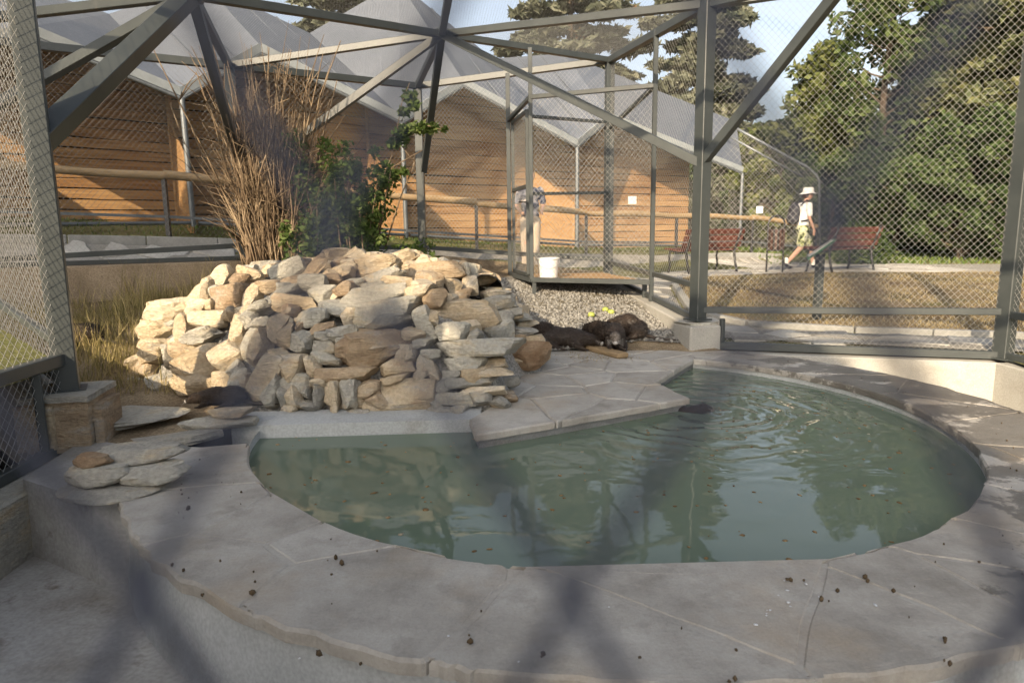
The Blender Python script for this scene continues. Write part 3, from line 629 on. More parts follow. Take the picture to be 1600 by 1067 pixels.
# mortar core
cb = bmesh.new(); res = 0.075; gx = np.arange(-3.3, 0.55, res); gy = np.arange(4.3, 7.9, res); vid = {}
for i, x in enumerate(gx):
    for j, y in enumerate(gy):
        h = hm(x, y)
        if h < 0:
            z = -0.1
        else:
            dd = math.hypot((x - HOLE.x) * 1.1, (y - HOLE.y - 0.12) * 0.7); z = h - 0.10 + 0.035 * noise.noise((x * 7, y * 7, 0)) - 0.55 * math.exp(-(dd / 0.17) ** 4)
        vid[i, j] = cb.verts.new((x - shelter.location.x, y - shelter.location.y, z))
for i in range(len(gx) - 1):
    for j in range(len(gy) - 1):
        f = [vid[i, j], vid[i + 1, j], vid[i + 1, j + 1], vid[i, j + 1]]
        if max(v.co.z for v in f) > -0.09: cb.faces.new(f)
me = bpy.data.meshes.new('mortar_core'); cb.to_mesh(me); cb.free(); link('mortar_core', me, 'mortar', shelter, smooth=True)
SA = '''535,150,150,80,5,c 645,110,110,60,15,c 440,205,130,60,15,p 720,165,150,60,5,g 880,165,250,55,8,o 810,120,160,50,0,g 945,95,140,40,-10,g 1055,80,90,50,10,c 1135,85,70,35,10,o 620,190,90,60,0,g
235,310,190,90,0,p 340,310,120,110,20,p 460,270,90,55,60,p 530,270,120,110,20,c 620,280,110,70,0,o 690,250,160,70,-15,c 830,220,110,50,0,c 905,240,160,110,25,g 1025,225,215,60,45,o 1175,185,95,60,0,o
1125,260,110,80,-10,c 1220,220,130,60,20,c 1040,300,120,90,0,g 435,365,95,135,0,c 210,440,350,110,15,p 170,375,110,60,0,p 580,370,180,110,10,o 710,370,85,120,0,c 485,400,50,60,0,p 795,320,100,80,0,o
900,335,160,60,25,g 945,395,200,60,-8,c 760,430,110,50,15,g 800,390,80,50,0,g 1080,350,150,90,0,g 1230,320,110,80,0,o 465,485,170,110,5,p 330,520,130,130,35,c 165,555,240,90,0,p 580,470,80,80,30,o
690,500,110,100,40,g 750,510,120,75,25,g 850,530,155,85,70,c 915,450,90,70,0,o 890,570,95,135,-10,c 965,540,60,60,0,o 1040,480,140,90,0,g 1150,420,120,90,0,g 1100,540,120,50,10,o 1230,480,100,90,0,c
1210,580,140,80,10,g 1110,590,90,60,0,g 430,580,200,80,15,g 630,550,65,150,-5,c 170,640,230,70,3,p 400,615,140,45,0,g 145,705,150,70,0,c 250,700,80,110,0,g 400,720,270,150,3,c 575,690,150,140,30,c
700,620,165,75,60,g 745,665,210,100,58,c 855,680,90,60,0,p 975,625,140,120,5,g 1095,645,120,60,0,g 1225,665,110,130,0,o 925,770,150,150,0,c 1040,750,80,110,0,c 1110,705,140,60,-15,g 1195,800,220,70,0,o
770,825,265,110,62,c 822,890,220,62,72,g 210,840,150,120,0,g 400,850,260,110,0,c 550,860,110,140,0,c 650,880,95,200,8,g 940,920,85,140,8,c 890,920,60,100,0,g 1010,890,50,80,0,g 1080,910,60,120,0,g
1150,920,90,160,0,c 1240,915,90,160,0,g 1070,845,80,50,0,c 340,930,170,70,0,g 700,840,45,90,0,o 1030,965,70,55,0,g 500,960,120,60,0,g'''
SB = '''30,110,90,50,10,c 110,120,110,60,30,c 125,155,110,45,35,c 215,125,90,40,0,g 330,125,130,60,-5,c 475,125,210,80,20,c 620,140,120,80,0,p 745,120,120,60,-10,p 240,210,290,110,12,c 70,240,110,50,15,c
20,270,80,60,0,o 60,330,130,70,10,o 260,268,270,60,18,g 225,310,120,40,8,g 375,285,150,50,-5,c 590,225,250,75,3,o 550,285,140,90,-5,o 720,190,140,70,-10,g 810,170,70,70,0,c 855,190,45,90,10,c
465,345,180,80,5,c 575,375,120,90,10,o 235,370,320,100,8,g 655,380,90,50,5,c 670,320,100,90,0,c 255,458,440,120,8,g 330,515,340,55,9,g 515,515,195,75,-68,g 555,480,60,80,0,c 735,462,330,130,3,c
660,560,200,90,0,g 795,570,80,60,0,g 900,555,180,110,3,g 25,430,100,80,0,g 70,580,150,80,5,g 455,580,110,60,-8,c 220,660,400,175,5,o 420,690,120,105,0,c 490,630,120,60,0,g 550,690,90,60,0,g
800,648,505,85,1,g 730,735,240,70,-3,g 905,735,115,60,5,c 360,760,200,90,0,c 110,795,250,75,0,o 540,765,150,75,-50,c 495,795,70,70,0,c 810,790,340,45,2,c 780,838,270,50,2,g 840,887,220,40,2,c
340,830,180,55,10,c 210,870,110,80,0,o 400,920,350,175,0,c 20,920,70,160,0,c 115,915,100,160,0,g 690,930,200,60,-5,g 810,930,120,60,0,g 930,945,90,60,0,g 820,1008,170,70,0,c 990,920,80,60,0,o
260,935,110,90,0,o 1020,362,200,78,0,g 1010,310,170,40,3,c 1000,285,100,28,0,g 1000,262,80,28,0,g 990,440,110,80,0,c 1080,415,140,50,5,g 1080,470,130,40,0,g 1070,520,140,40,3,c 1060,562,150,40,0,g
1100,603,120,40,5,c 1170,590,80,35,0,g 1085,695,210,140,0,r 950,472,100,50,0,g 960,230,60,50,0,g 900,195,45,80,-15,c 935,215,50,60,0,g 915,330,170,55,-72,c 765,300,70,100,5,c 825,240,130,60,12,c
590,170,90,60,0,c 690,150,90,60,0,p 880,240,60,60,-30,c 630,850,110,70,0,g 590,930,110,70,0,g 660,800,90,50,0,g 700,985,120,50,0,g 600,990,140,45,0,g 470,1000,140,40,0,g 150,1000,140,30,0,g'''
nst = 0
camr = RM @ Vector((1, 0, 0)); camu = RM @ Vector((0, 1, 0))
for txt, ox, oy in ((SA, 200, 360), (SB, 520, 360)):
    for tok in txt.split():
        cx, cy, ww, hh, an, tone = tok.split(','); cx, cy, ww, hh, an = float(cx) / 3.556 + ox, float(cy) / 3.556 + oy, float(ww) / 3.556, float(hh) / 3.556, R(float(an))
        if 738 < cx < 782 and 434 < cy < 476: continue
        p = hit(cx, cy) or hit(cx, cy + 8) or hit(cx + (10 if cx < 500 else -12), cy + 4) or hit(cx + (22 if cx < 500 else -30), cy + 12)
        if p is None: print('miss', tok); continue
        d = p.y * 1.0; k = d / F_PX
        x_ = (camr * math.cos(an) + camu * math.sin(an)).normalized()
        e = 0.05; gxn = Vector((hm(p.x - e, p.y) - hm(p.x + e, p.y), hm(p.x, p.y - e) - hm(p.x, p.y + e), 2 * e))
        y_ = Vector((0.15 * max(-1, min(1, gxn.x)), -1, 0.12)).normalized()
        y_ = (y_ - x_ * y_.dot(x_)).normalized(); z_ = x_.cross(-y_).normalized()
        y2 = z_.cross(x_)
        sx, sz = ww * k / 2 * 1.26, hh * k / 2 * 1.22; sy = min(0.24, max(0.10, 0.55 * max(sx, sz)))
        rt = Matrix((x_, y2, z_)).transposed().to_4x4()
        rt = rt @ Matrix.Rotation(random.gauss(0, 0.10), 4, 'Z') @ Matrix.Rotation(random.gauss(0, 0.10), 4, 'X')
        kind = 'slab' if ww / hh > 1.9 or hh / ww > 1.9 else random.choice(['block', 'chunk', 'block'])
        ctr = p + Vector((0, 0.55 * sy, 0)) - Vector((0, 0.09, 0))
        rock('stone', kind, 'st_' + tone, shelter, Matrix.Translation(ctr - shelter.location) @ rt @ Matrix.Diagonal((sx, sy, sz, 1))); nst += 1
# fillers between and behind
fill = 0
while fill < 300 - nst - 1 and fill < 130:
    x = random.uniform(-3.1, 0.35); y = random.uniform(4.5, 7.6)
    h = hm(x, y)
    if h < 0.03 or math.hypot(x - HOLE.x, y - HOLE.y) < 0.3: continue
    if y < 6.6 and random.random() < 0.35: continue
    s = random.uniform(0.05, 0.11) if y < 6.4 else random.uniform(0.1, 0.2)
    rt = Matrix.Rotation(random.uniform(0, 6.3), 4, 'Z') @ Matrix.Rotation(random.gauss(0, 0.3), 4, 'X')
    rock('stone', random.choice(['block', 'chunk', 'slab']), random.choice(['st_c', 'st_g', 'st_c', 'st_o']), shelter,
         Matrix.Translation(Vector((x, y, h - s * (0.45 if y < 6.4 else 0.15))) - shelter.location) @ rt @ Matrix.Diagonal((s * 1.5, s, s * 0.75, 1))); fill += 1
print('stones', nst, fill)

# ------------------------------------------------------------------ stone plinths, slabs and stacked stones at the left
def block_rock(name, c, sz, rz, mat, label, cat, kind='block', idx=3):
    t = rock(name, kind, mat, None, Matrix.Translation(c) @ Matrix.Rotation(rz, 4, 'Z') @ Matrix.Diagonal((sz[0] / 2, sz[1] / 2, sz[2] / 2, 1)), idx)
    return tag(t, label, cat)
pl = empty('stone_plinth', (A.x, A.y, -0.05), 'rough stone clad plinth under the tall post at the left', 'plinth')
def rough_box(name, c, sz, rz, mat, parent, amp=0.012, seed=0):
    bm = bmesh.new(); bmesh.ops.create_cube(bm, size=1); bmesh.ops.subdivide_edges(bm, edges=list(bm.edges), cuts=6, use_grid_fill=True)
    for v in bm.verts:
        v.co = Vector((v.co.x * sz[0], v.co.y * sz[1], v.co.z * sz[2])); n_ = noise.noise_vector(v.co * 9 + Vector((seed, 0, 0))) * amp + noise.noise_vector(v.co * 24 + Vector((seed, 5, 0))) * amp * 0.4; v.co += n_
    bmesh.ops.triangulate(bm, faces=list(bm.faces)); me = bpy.data.meshes.new(name); bm.to_mesh(me); bm.free(); o = link(name, me, mat, parent, smooth=True, sharp=20); o.location = c; o.rotation_euler = (0, 0, rz); return o
rough_box('facing_stone', (0.02, -0.02, 0.15), (0.34, 0.40, 0.30), 0.18, 'st_o', pl, 0.014, 3)
rough_box('cap_stone', (0.02, -0.02, 0.315), (0.37, 0.43, 0.035), 0.18, 'st_g', pl, 0.006, 8)
rough_box('facing_stone', (-0.05, -0.235, 0.15), (0.20, 0.05, 0.26), 0.18, 'st_c', pl, 0.008, 12)
rough_box('facing_stone', (0.215, 0.02, 0.14), (0.05, 0.30, 0.25), 0.18, 'st_o', pl, 0.008, 17)
pe = empty('stone_plinth', (E.x, E.y, -0.05), 'grey concrete and stone plinth under the middle right post beside the gravel', 'plinth')
MB().box((0, 0, 0.145), (0.34, 0.34, 0.29), 0.25).build('core', 'concrete', pe, bevel=0.015)
rock('cap_stone', 'slab', 'st_g', pe, Matrix.Translation((0, 0, 0.285)) @ Matrix.Rotation(0.25, 4, 'Z') @ Matrix.Diagonal((0.20, 0.20, 0.03, 1)))
for (px_, py_, lab) in ((1130, 520, 0),):
    pass
# big flat slab between post and shelter
sl = gz(222, 650, 0.02); block_rock('flat_slab', (sl.x, sl.y, 0.025), (0.66, 0.58, 0.06), 0.35, 'st_g', 'large flat grey slab lying between the left plinth and the stone shelter', 'slab', 'slab', 2)
s1 = gz(330, 672, 0.0)
block_rock('flat_stone', (s1.x + 0.02, s1.y + 0.06, 0.03), (0.46, 0.24, 0.08), 0.15, 'st_g', 'lower flat stone of the pair at the left corner of the pool', 'stone', 'slab', 4)
block_rock('flat_stone', (s1.x + 0.08, s1.y + 0.1, 0.095), (0.36, 0.19, 0.06), 0.1, 'st_c', 'upper cream flat stone of the pair at the left corner of the pool', 'stone', 'slab', 6)
st = gz(175, 742, 0.1)
stack = [((-0.02, 0.0, 0.0), (0.50, 0.32, 0.045), 0.35, 'st_g', 'thin bottom slab jutting over the channel in the left stone stack'),
         ((-0.10, 0.04, 0.07), (0.34, 0.22, 0.085), 0.2, 'st_g', 'rounded grey stone second from the bottom in the left stone stack'),
         ((0.14, 0.08, 0.06), (0.32, 0.26, 0.07), 0.8, 'st_g', 'tilted stone at the right of the left stone stack'),
         ((0.04, 0.18, 0.125), (0.44, 0.26, 0.06), 0.45, 'st_g', 'broad slab on top of the left stone stack above the channel'),
         ((-0.14, 0.05, 0.13), (0.20, 0.13, 0.05), 0.1, 'st_r', 'small brown stone on the left stone stack by the front wall')]
for off, sz, rz, mt, lab in stack:
    block_rock('flat_stone', (st.x + off[0], st.y + off[1] + 0.05, 0.01 + off[2]), sz, rz, mt, lab, 'stone', 'slab')
s2 = gz(290, 690, 0)
block_rock('flat_stone', (s2.x - 0.08, s2.y + 0.06, 0.0), (0.5, 0.3, 0.06), 0.6, 'st_g', 'low grey slab between the stone stack and the pool corner', 'stone', 'slab', 1)

# ------------------------------------------------------------------ wire netting on a flat polygon
def netting(polys, cw, ch, rad, seg=0.5):
    VV = []; FF = []; base = 0
    for poly in polys:
        poly = [Vector(p) for p in poly]; o = poly[0]
        nrm = Vector((0, 0, 0))
        for i in range(1, len(poly) - 1): nrm += (poly[i] - o).cross(poly[i + 1] - o)
        nrm.normalize()
        u = (poly[1] - o); u = Vector((u.x, u.y, 0)) if abs(nrm.z) < 0.5 else u
        u = (u - nrm * u.dot(nrm)).normalized(); v = nrm.cross(u)
        P2 = [Vector(((p - o).dot(u), (p - o).dot(v))) for p in poly]
        for fam in (1, -1):
            d = Vector((cw, fam * ch)).normalized(); nn = Vector((-d.y, d.x)); step = cw * ch / math.hypot(cw, ch)
            ds = [p.dot(nn) for p in P2]; k0_, k1_ = math.ceil(min(ds) / step), math.floor(max(ds) / step)
            for k in range(k0_, k1_ + 1):
                c = k * step; ts = []
                for i in range(len(P2)):
                    a, b = P2[i], P2[(i + 1) % len(P2)]; da, db = a.dot(nn) - c, b.dot(nn) - c
                    if (da < 0) != (db < 0): ts.append((a + (b - a) * (da / (da - db))).dot(d))
                ts.sort()
                for t0, t1 in zip(ts[::2], ts[1::2]):
                    if t1 - t0 < 0.02: continue
                    ns = max(1, int((t1 - t0) / seg))
                    for s in range(ns):
                        for t in (t0 + (t1 - t0) * s / ns, t0 + (t1 - t0) * (s + 1) / ns):
                            q = nn * c + d * t; p3 = o + u * q.x + v * q.y + nrm * (fam * rad * 0.8)
                            w1 = (u * nn.x + v * nn.y); 
                            for an in (0, 2.0944, 4.18879): VV.append(p3 + w1 * (math.cos(an) * rad) + nrm * (math.sin(an) * rad))
                        b0 = base; base += 6
                        for i in range(3): FF.append((b0 + i, b0 + (i + 1) % 3, b0 + 3 + (i + 1) % 3, b0 + 3 + i))
    return np_mesh('wire_mesh', [tuple(p) for p in VV], FF)

# ------------------------------------------------------------------ the cage
cage = empty('wire_enclosure', (0, 5, 0), 'grey steel framed wire mesh animal enclosure with faceted net roof over the pool', 'enclosure')
CL = lambda p: local(cage, p)
def post(p, ztop, w_=0.115, rz=0.0, zb=None, name='post'):
    zb = p.z if zb is None else zb
    return MB().box(CL((p.x, p.y, (zb + ztop) / 2)), (w_, w_, ztop - zb), rz).build(name, 'steel', cage, bevel=0.006)
def beam(a, b, w_=0.08, h_=None, name='beam', roll=0): return MB().bar(CL(a), CL(b), w_, h_, roll=roll).build(name, 'steel', cage, bevel=0.004)
tops = {}
for nm, p in (('A', A), ('L', L), ('B', B), ('C', C), ('F', Fp), ('E', E), ('G', G), ('Q', Q), ('M', Mq)):
    rz = {'A': 0.5, 'L': 0.9, 'B': 0.4, 'C': 0.0, 'F': 0.15, 'E': 0.5, 'G': 0.35, 'Q': 0, 'M': 0.3}[nm]
    post(p, TOPZ[nm], 0.125 if nm in 'AGE' else 0.115, rz); tops[nm] = Vector((p.x, p.y, TOPZ[nm] - 0.04))
    MB().box(CL((p.x, p.y, p.z + 0.008)), (0.2, 0.2, 0.016), rz).build('base_plate', 'steel', cage)
D = at(690, 54, 8.4); N1 = at(300, -8, 5.9); N2 = Vector((0.0, 3.8, 3.75)); N3 = at(1335, -44, 5.7); N4 = Vector((1.2, 0.9, 3.6))
print('nodes D', D, 'N1', N1, 'N3', N3, tops)
nodeA = at(62, 222, A.y); nodeA.x = A.x; nodeE = at(1096, 256, E.y); nodeB = at(381, 278, B.y); nodeC = at(662, 268, C.y); nodeG = Vector((G.x, G.y, 1.85)); nodeL = Vector((L.x, L.y, 2.0)); nodeF = Vector((Fp.x, Fp.y, 2.05))
for a, b in ((tops['L'], tops['B']), (tops['B'], tops['C']), (tops['C'], tops['F']), (tops['F'], tops['E']), (tops['E'], tops['G']), (tops['G'], tops['Q']), (tops['A'], tops['L']), (tops['A'], tops['M']), (tops['M'], tops['Q'])):
    beam(a, b, 0.085, name='eave_beam')
for a, b in ((D, tops['E']), (D, tops['B']), (D, tops['C']), (D, tops['F']), (D, N1), (D, N2), (N1, tops['L']), (N1, tops['B']), (N1, N2), (N1, tops['A']), (N3, tops['E']), (N3, tops['G']), (N3, N2), (N3, D), (N2, N4), (N4, tops['M']), (N4, tops['Q']), (N2, tops['A'])):
    if (a, b) == (N3, D): continue
    beam(a, b, 0.075, name='roof_beam')
beam(nodeA, N1, 0.115, 0.13, 'brace', 0.4)
for a, b in ((nodeB, N1), (nodeB, D), (nodeC, D), (nodeE, D), (nodeE, N3), (nodeL, N1)): beam(a, b, 0.085, name='brace')
for nd_ in (D, N1, N3): MB().box(CL(nd_), (0.16, 0.16, 0.1), 0.3).build('node_plate', 'steel', cage, bevel=0.01)
# rails
def railz(a, za, b, zb, w_=0.06, name='rail', h_=None): beam(Vector((a.x, a.y, za)), Vector((b.x, b.y, zb)), w_, h_, name)
railz(L, 0.93, B, 1.05, 0.06); railz(L, 0.89, B, 0.90, 0.05, 'sill')
railz(B, 1.02, C, 0.95); railz(B, 0.90, C, 0.79, 0.05, 'sill'); railz(C, 0.95, Fp, 0.75); railz(C, 0.79, Fp, 0.53, 0.05, 'sill')
railz(Fp, 0.72, E, 0.62, 0.05); railz(Fp, 0.52, E, 0.29, 0.05, 'sill')
Ez, Gz = at(1093, 484, E.y).z, at(1565, 487, G.y).z
railz(E, Ez, G, Gz, 0.06); railz(E, 0.03, G, 0.03, 0.07, 'sill')
railz(G, 0.40, Vector((G.x + 0.1, G.y - 2.5, 0)), 0.40, 0.06); railz(G, 0.03, Vector((G.x + 0.1, G.y - 2.5, 0)), 0.03, 0.07, 'sill')
railz(A, 0.47, Mq, 0.47, 0.07); railz(A, -0.045, Mq, -0.045, 0.06, 'sill'); railz(A, 0.55, L, 1.1, 0.05); railz(A, 0.3, L, 0.86, 0.05, 'sill')
# short kick posts at the plinths
for p, dx, z0, z1 in ((A, 0.0, 0.13, 0.47), (E, 0.0, 0.03, 0.3)): pass
kA = A + (Mq - A).normalized() * 0.28; post(Vector((kA.x, kA.y, -0.05)), 0.47, 0.045, 0.5, name='short_post')
kE = E + (G - E).normalized() * 0.24; post(Vector((kE.x, kE.y, 0.03)), 0.30, 0.045, 0.5, name='short_post')
# wall netting (chain link)
def side(a, za, b, zb, ta, tb): return [Vector((a.x, a.y, za)), Vector((b.x, b.y, zb)), tb, ta]
def net_part(polys, cw, ch, rad, mat='galv', seg=0.5):
    me = netting([[CL(p) for p in poly] for poly in polys], cw, ch, rad, seg)
    return link('wire_mesh', me, mat, cage, 'stuff')
net_part([side(L, 0.89, B, 0.9, tops['L'], tops['B'])], 0.066, 0.072, 0.0010, 'thinwire')
net_part([side(B, 0.9, C, 0.79, tops['B'], tops['C'])], 0.066, 0.072, 0.0012, 'thinwire')
net_part([side(C, 0.79, Fp, 0.53, tops['C'], tops['F'])], 0.062, 0.068, 0.0013)
net_part([side(Fp, 0.53, E, 0.29, tops['F'], tops['E'])], 0.060, 0.066, 0.0013)
net_part([side(E, 0.03, G, 0.03, tops['E'], tops['G'])], 0.058, 0.064, 0.00135)
Gq = Vector((G.x + 0.1, G.y - 2.5, 0.03))
net_part([[Vector((G.x, G.y, 0.03)), Gq, Vector((Gq.x, Gq.y, 3.35)), tops['G']]], 0.058, 0.064, 0.00135)
net_part([side(A, 0.3, L, 0.86, tops['A'], tops['L'])], 0.062, 0.068, 0.0013)
net_part([side(A, -0.045, Mq, -0.045, tops['A'], tops['M'])], 0.060, 0.066, 0.0017, seg=0.4)
# roof netting (finer)
RT = [(tops['L'], tops['B'], N1), (tops['L'], N1, tops['A']), (tops['A'], N1, N2), (tops['B'], D, N1), (N1, D, N2), (tops['B'], tops['C'], D), (tops['C'], tops['F'], D), (tops['F'], tops['E'], D), (tops['E'], N3, N2), (D, tops['E'], N2), (tops['E'], tops['G'], N3), (N3, tops['G'], tops['Q']), (N2, N3, N4), (N3, tops['Q'], N4), (N2, N4, tops['M']), (tops['A'], N2, tops['M']), (N4, tops['Q'], tops['M'])]
up = Vector((0, 0, 0.05))
net_part([[p + up for p in t] for t in RT], 0.036, 0.046, 0.00085, 'roofwire', seg=0.45)

# the chain link the picture is taken through: woven zigzag wires on the near side
near_o = Mq; nd_ = (Q - Mq); nd_.z = 0; nd_.normalize()
def zigzag_panel(z0, z1, half, rise, rad):
    kn = at(895, 945, 0.069); s_off = ((kn - near_o).dot(nd_)) % (2 * half) - 3 * half; z0 += (kn.z - z0) % rise
    VV = []; FF = []; length = 5.8; base = 0
    ph = 0.013; ncol = int(length / half)
    for c in range(ncol):
        nrow = int((z1 - z0) / rise)
        pl_ = []
        for r_ in range(nrow + 1):
            s = s_off + (c + ((r_ + c) % 2)) * half; pl_.append((s, z0 + r_ * rise, (1 if r_ % 2 else -1) * rad))
        nrm = Vector((-nd_.y, nd_.x, 0))
        pts3 = [near_o + nd_ * s + nrm * off + Vector((0, 0, z - near_o.z)) for s, z, off in pl_]
        for i, p in enumerate(pts3):
            for k in range(5):
                a = 2 * math.pi * k / 5; VV.append(p + nd_ * (math.cos(a) * rad) + nrm * (math.sin(a) * rad))
        for i in range(len(pts3) - 1):
            for k in range(5): FF.append((base + i * 5 + k, base + i * 5 + (k + 1) % 5, base + (i + 1) * 5 + (k + 1) % 5, base + (i + 1) * 5 + k))
        base += len(pts3) * 5
    return np_mesh('wire_mesh', [tuple(CL(p)) for p in VV], FF)
me = zigzag_panel(0.2, 2.4, 0.0245, 0.041, 0.0013); link('wire_mesh', me, 'darkwire', cage, 'stuff')

# entrance vestibule inside the cage: frame, door leaf, mesh, platform
v_l = at(830, 437, 8.75); v_r = at(1016, 437, 8.5); pz = (v_l.z + v_r.z) / 2
vt_l = at(828, 75, 8.75); vt_r = at(1025, 48, 8.1); vr_b = at(1017, 477, 8.1)
wl = at(797, 425, 9.9); wlt = at(797, 115, 9.9)
T = 0.05
def vb(a, b, nm='vestibule_bar', w_=T): return MB().bar(CL(a), CL(b), w_).build(nm, 'steel', cage, bevel=0.003)
vl0 = Vector((vt_l.x, vt_l.y, pz)); vr0 = Vector((vr_b.x, vr_b.y, vr_b.z)); vr1 = Vector((vr0.x, vr0.y, vt_r.z))
vb(vl0, vt_l, 'vestibule_post'); vb(vr0, vr1, 'vestibule_post'); vb(Vector((wl.x, wl.y, pz)), Vector((wl.x, wl.y, wlt.z)), 'vestibule_post', 0.06)
tr_z = at(830, 152, 8.75).z; tr_zr = at(1020, 134, 8.1).z
vb(Vector((vl0.x, vl0.y, tr_z)), Vector((vr0.x, vr0.y, tr_zr))); vb(Vector((vl0.x, vl0.y, tr_z)), Vector((wl.x, wl.y, tr_z - 0.1)))
vb(Vector((vl0.x, vl0.y, pz)), Vector((vr0.x, vr0.y, pz)), w_=0.06); vb(Vector((vl0.x, vl0.y, pz)), Vector((wl.x, wl.y, pz)), w_=0.06)
mid = at(835, 182, 8.75).z; vb(Vector((vl0.x, vl0.y, mid)), Vector((Fp.x, Fp.y, mid + 0.1)), w_=0.04); vb(Vector((vl0.x, vl0.y, at(835, 303, 8.75).z)), Vector((Fp.x, Fp.y - 0.1, at(940, 302, 10).z)), w_=0.04)
vb(Vector((vr0.x, vr0.y, tr_zr)), Vector((Fp.x, Fp.y, tr_zr - 0.2)), w_=0.045); 
plat = empty('entrance_platform', (v_l.x, v_l.y, pz), 'brown boarded platform on a steel frame inside the mesh entrance', 'platform')
pf = [Vector((vl0.x + 0.03, vl0.y, pz)), Vector((vr0.x - 0.03, vr0.y + 0.25, pz)), Vector((Fp.x - 0.1, Fp.y - 0.15, pz)), Vector((wl.x + 0.05, wl.y, pz))]
nb = 7
for i in range(nb):
    t0, t1 = i / nb + 0.006, (i + 1) / nb - 0.006
    q = [pf[0].lerp(pf[3], t0), pf[1].lerp(pf[2], t0), pf[1].lerp(pf[2], t1), pf[0].lerp(pf[3], t1)]
    V = [local(plat, p + Vector((0, 0, 0.005))) for p in q] + [local(plat, p + Vector((0, 0, -0.03))) for p in q]
    MB().add(V, [(0, 1, 2, 3), (7, 6, 5, 4), (0, 4, 5, 1), (1, 5, 6, 2), (2, 6, 7, 3), (3, 7, 4, 0)]).build('board', 'plankfloor', plat)
for i, p in enumerate(pf):
    MB().bar(local(plat, p + Vector((0, 0, -0.03))), local(plat, Vector((p.x, p.y, zin(p.x, p.y) - 0.05))), 0.05).build('leg', 'steel', plat)
net_part([[Vector((vl0.x, vl0.y, pz)), Vector((vr0.x, vr0.y, pz)), Vector((vr0.x, vr0.y, tr_zr)), Vector((vl0.x, vl0.y, tr_z))]], 0.066, 0.072, 0.0017)
# door leaf standing open between the two left posts
door = empty('mesh_door', (wl.x, wl.y, pz), 'narrow dark steel framed mesh door standing open at the entrance platform', 'door')
da_ = Vector((wl.x + 0.06, wl.y - 0.05, pz + 0.06)); db_ = Vector((vl0.x - 0.04, vl0.y + 0.15, pz + 0.06)); dz = Vector((0, 0, tr_z - pz - 0.2))
for a, b, nm in ((da_, da_ + dz, 'stile'), (db_, db_ + dz, 'stile'), (da_, db_, 'rail'), (da_ + dz, db_ + dz, 'rail'), (da_ + dz * 0.55, db_ + dz * 0.55, 'rail')):
    MB().bar(local(door, a), local(door, b), 0.045).build(nm, 'steel', door, bevel=0.003)
link('wire_mesh', netting([[local(door, p) for p in (da_, db_, db_ + dz, da_ + dz)]], 0.066, 0.072, 0.0017), 'galv', door, 'stuff')
MB().tube([local(door, db_ + dz * 0.45 + Vector((-0.02, -0.05, 0))), local(door, db_ + dz * 0.45 + Vector((-0.02, -0.09, 0))), local(door, db_ + dz * 0.45 + Vector((-0.12, -0.09, 0)))], 0.01, 6).build('handle', 'iron', door)

# bucket
bk = at(857, 433, 8.95); bucket = empty('bucket', (bk.x, bk.y, pz + 0.006), 'white plastic bucket standing on the entrance platform', 'bucket')
V = []; Fc = []; nseg = 24; prof = [(0.0, 0.0), (0.112, 0.0), (0.118, 0.02), (0.138, 0.24), (0.146, 0.243), (0.146, 0.262), (0.136, 0.262), (0.128, 0.24), (0.108, 0.03), (0, 0.03)]
for i, (r, z) in enumerate(prof):
    for k in range(nseg): V.append((r * math.cos(2 * math.pi * k / nseg), r * math.sin(2 * math.pi * k / nseg), z))
for i in range(len(prof) - 1):
    for k in range(nseg): Fc.append((i * nseg + k, i * nseg + (k + 1) % nseg, (i + 1) * nseg + (k + 1) % nseg, (i + 1) * nseg + k))
MB().add(V, Fc).build('pail', 'white', bucket, smooth=True, sharp=40)
MB().tube([(0.146 * math.cos(a), -0.03 - 0.10 * math.sin(a), 0.235 - 0.11 * math.sin(a)) for a in np.linspace(0, math.pi, 12)], 0.003, 5).build('bail_handle', 'galv', bucket)

# ------------------------------------------------------------------ cabins and their mesh fronts
RP = {'V-': at(-190, 110, 8.6), 'P0': at(45, 42, 9.8), 'V0': at(284, 142, 11.0), 'P1': at(408, 73, 12.1), 'V1': at(628, 183, 13.3), 'P2': at(724, 126, 14.5), 'V2': at(902, 222, 15.8), 'P3': at(953, 180, 17.0), 'V3': at(1160, 264, 18.4)}
RB = {'V-': at(-330, 20, 11.6), 'P0': at(-80, -60, 13), 'V0': at(170, 22, 14.2), 'P1': at(318, -26, 15.3), 'V1': at(484, 52, 16.5), 'P2': at(622, -28, 17.7), 'V2': at(770, 92, 19.0), 'P3': at(880, 84, 20.2), 'V3': at(1150, 190, 21.6)}
for k_, p in RP.items(): print(k_, [round(c, 2) for c in p], [round(c, 2) for c in RB[k_]])
order = ['V-', 'P0', 'V0', 'P1', 'V1', 'P2', 'V2', 'P3', 'V3']
cab_labels = ['leftmost wooden cabin of wavy edged boards behind the tall left post', 'second wooden cabin from the left behind the dry brush', 'third wooden cabin from the left behind the leafy shrub and mesh door', 'rightmost wooden cabin behind the benches with sloping grey roof end']
ndir = Vector((-0.53, 0.848, 0))
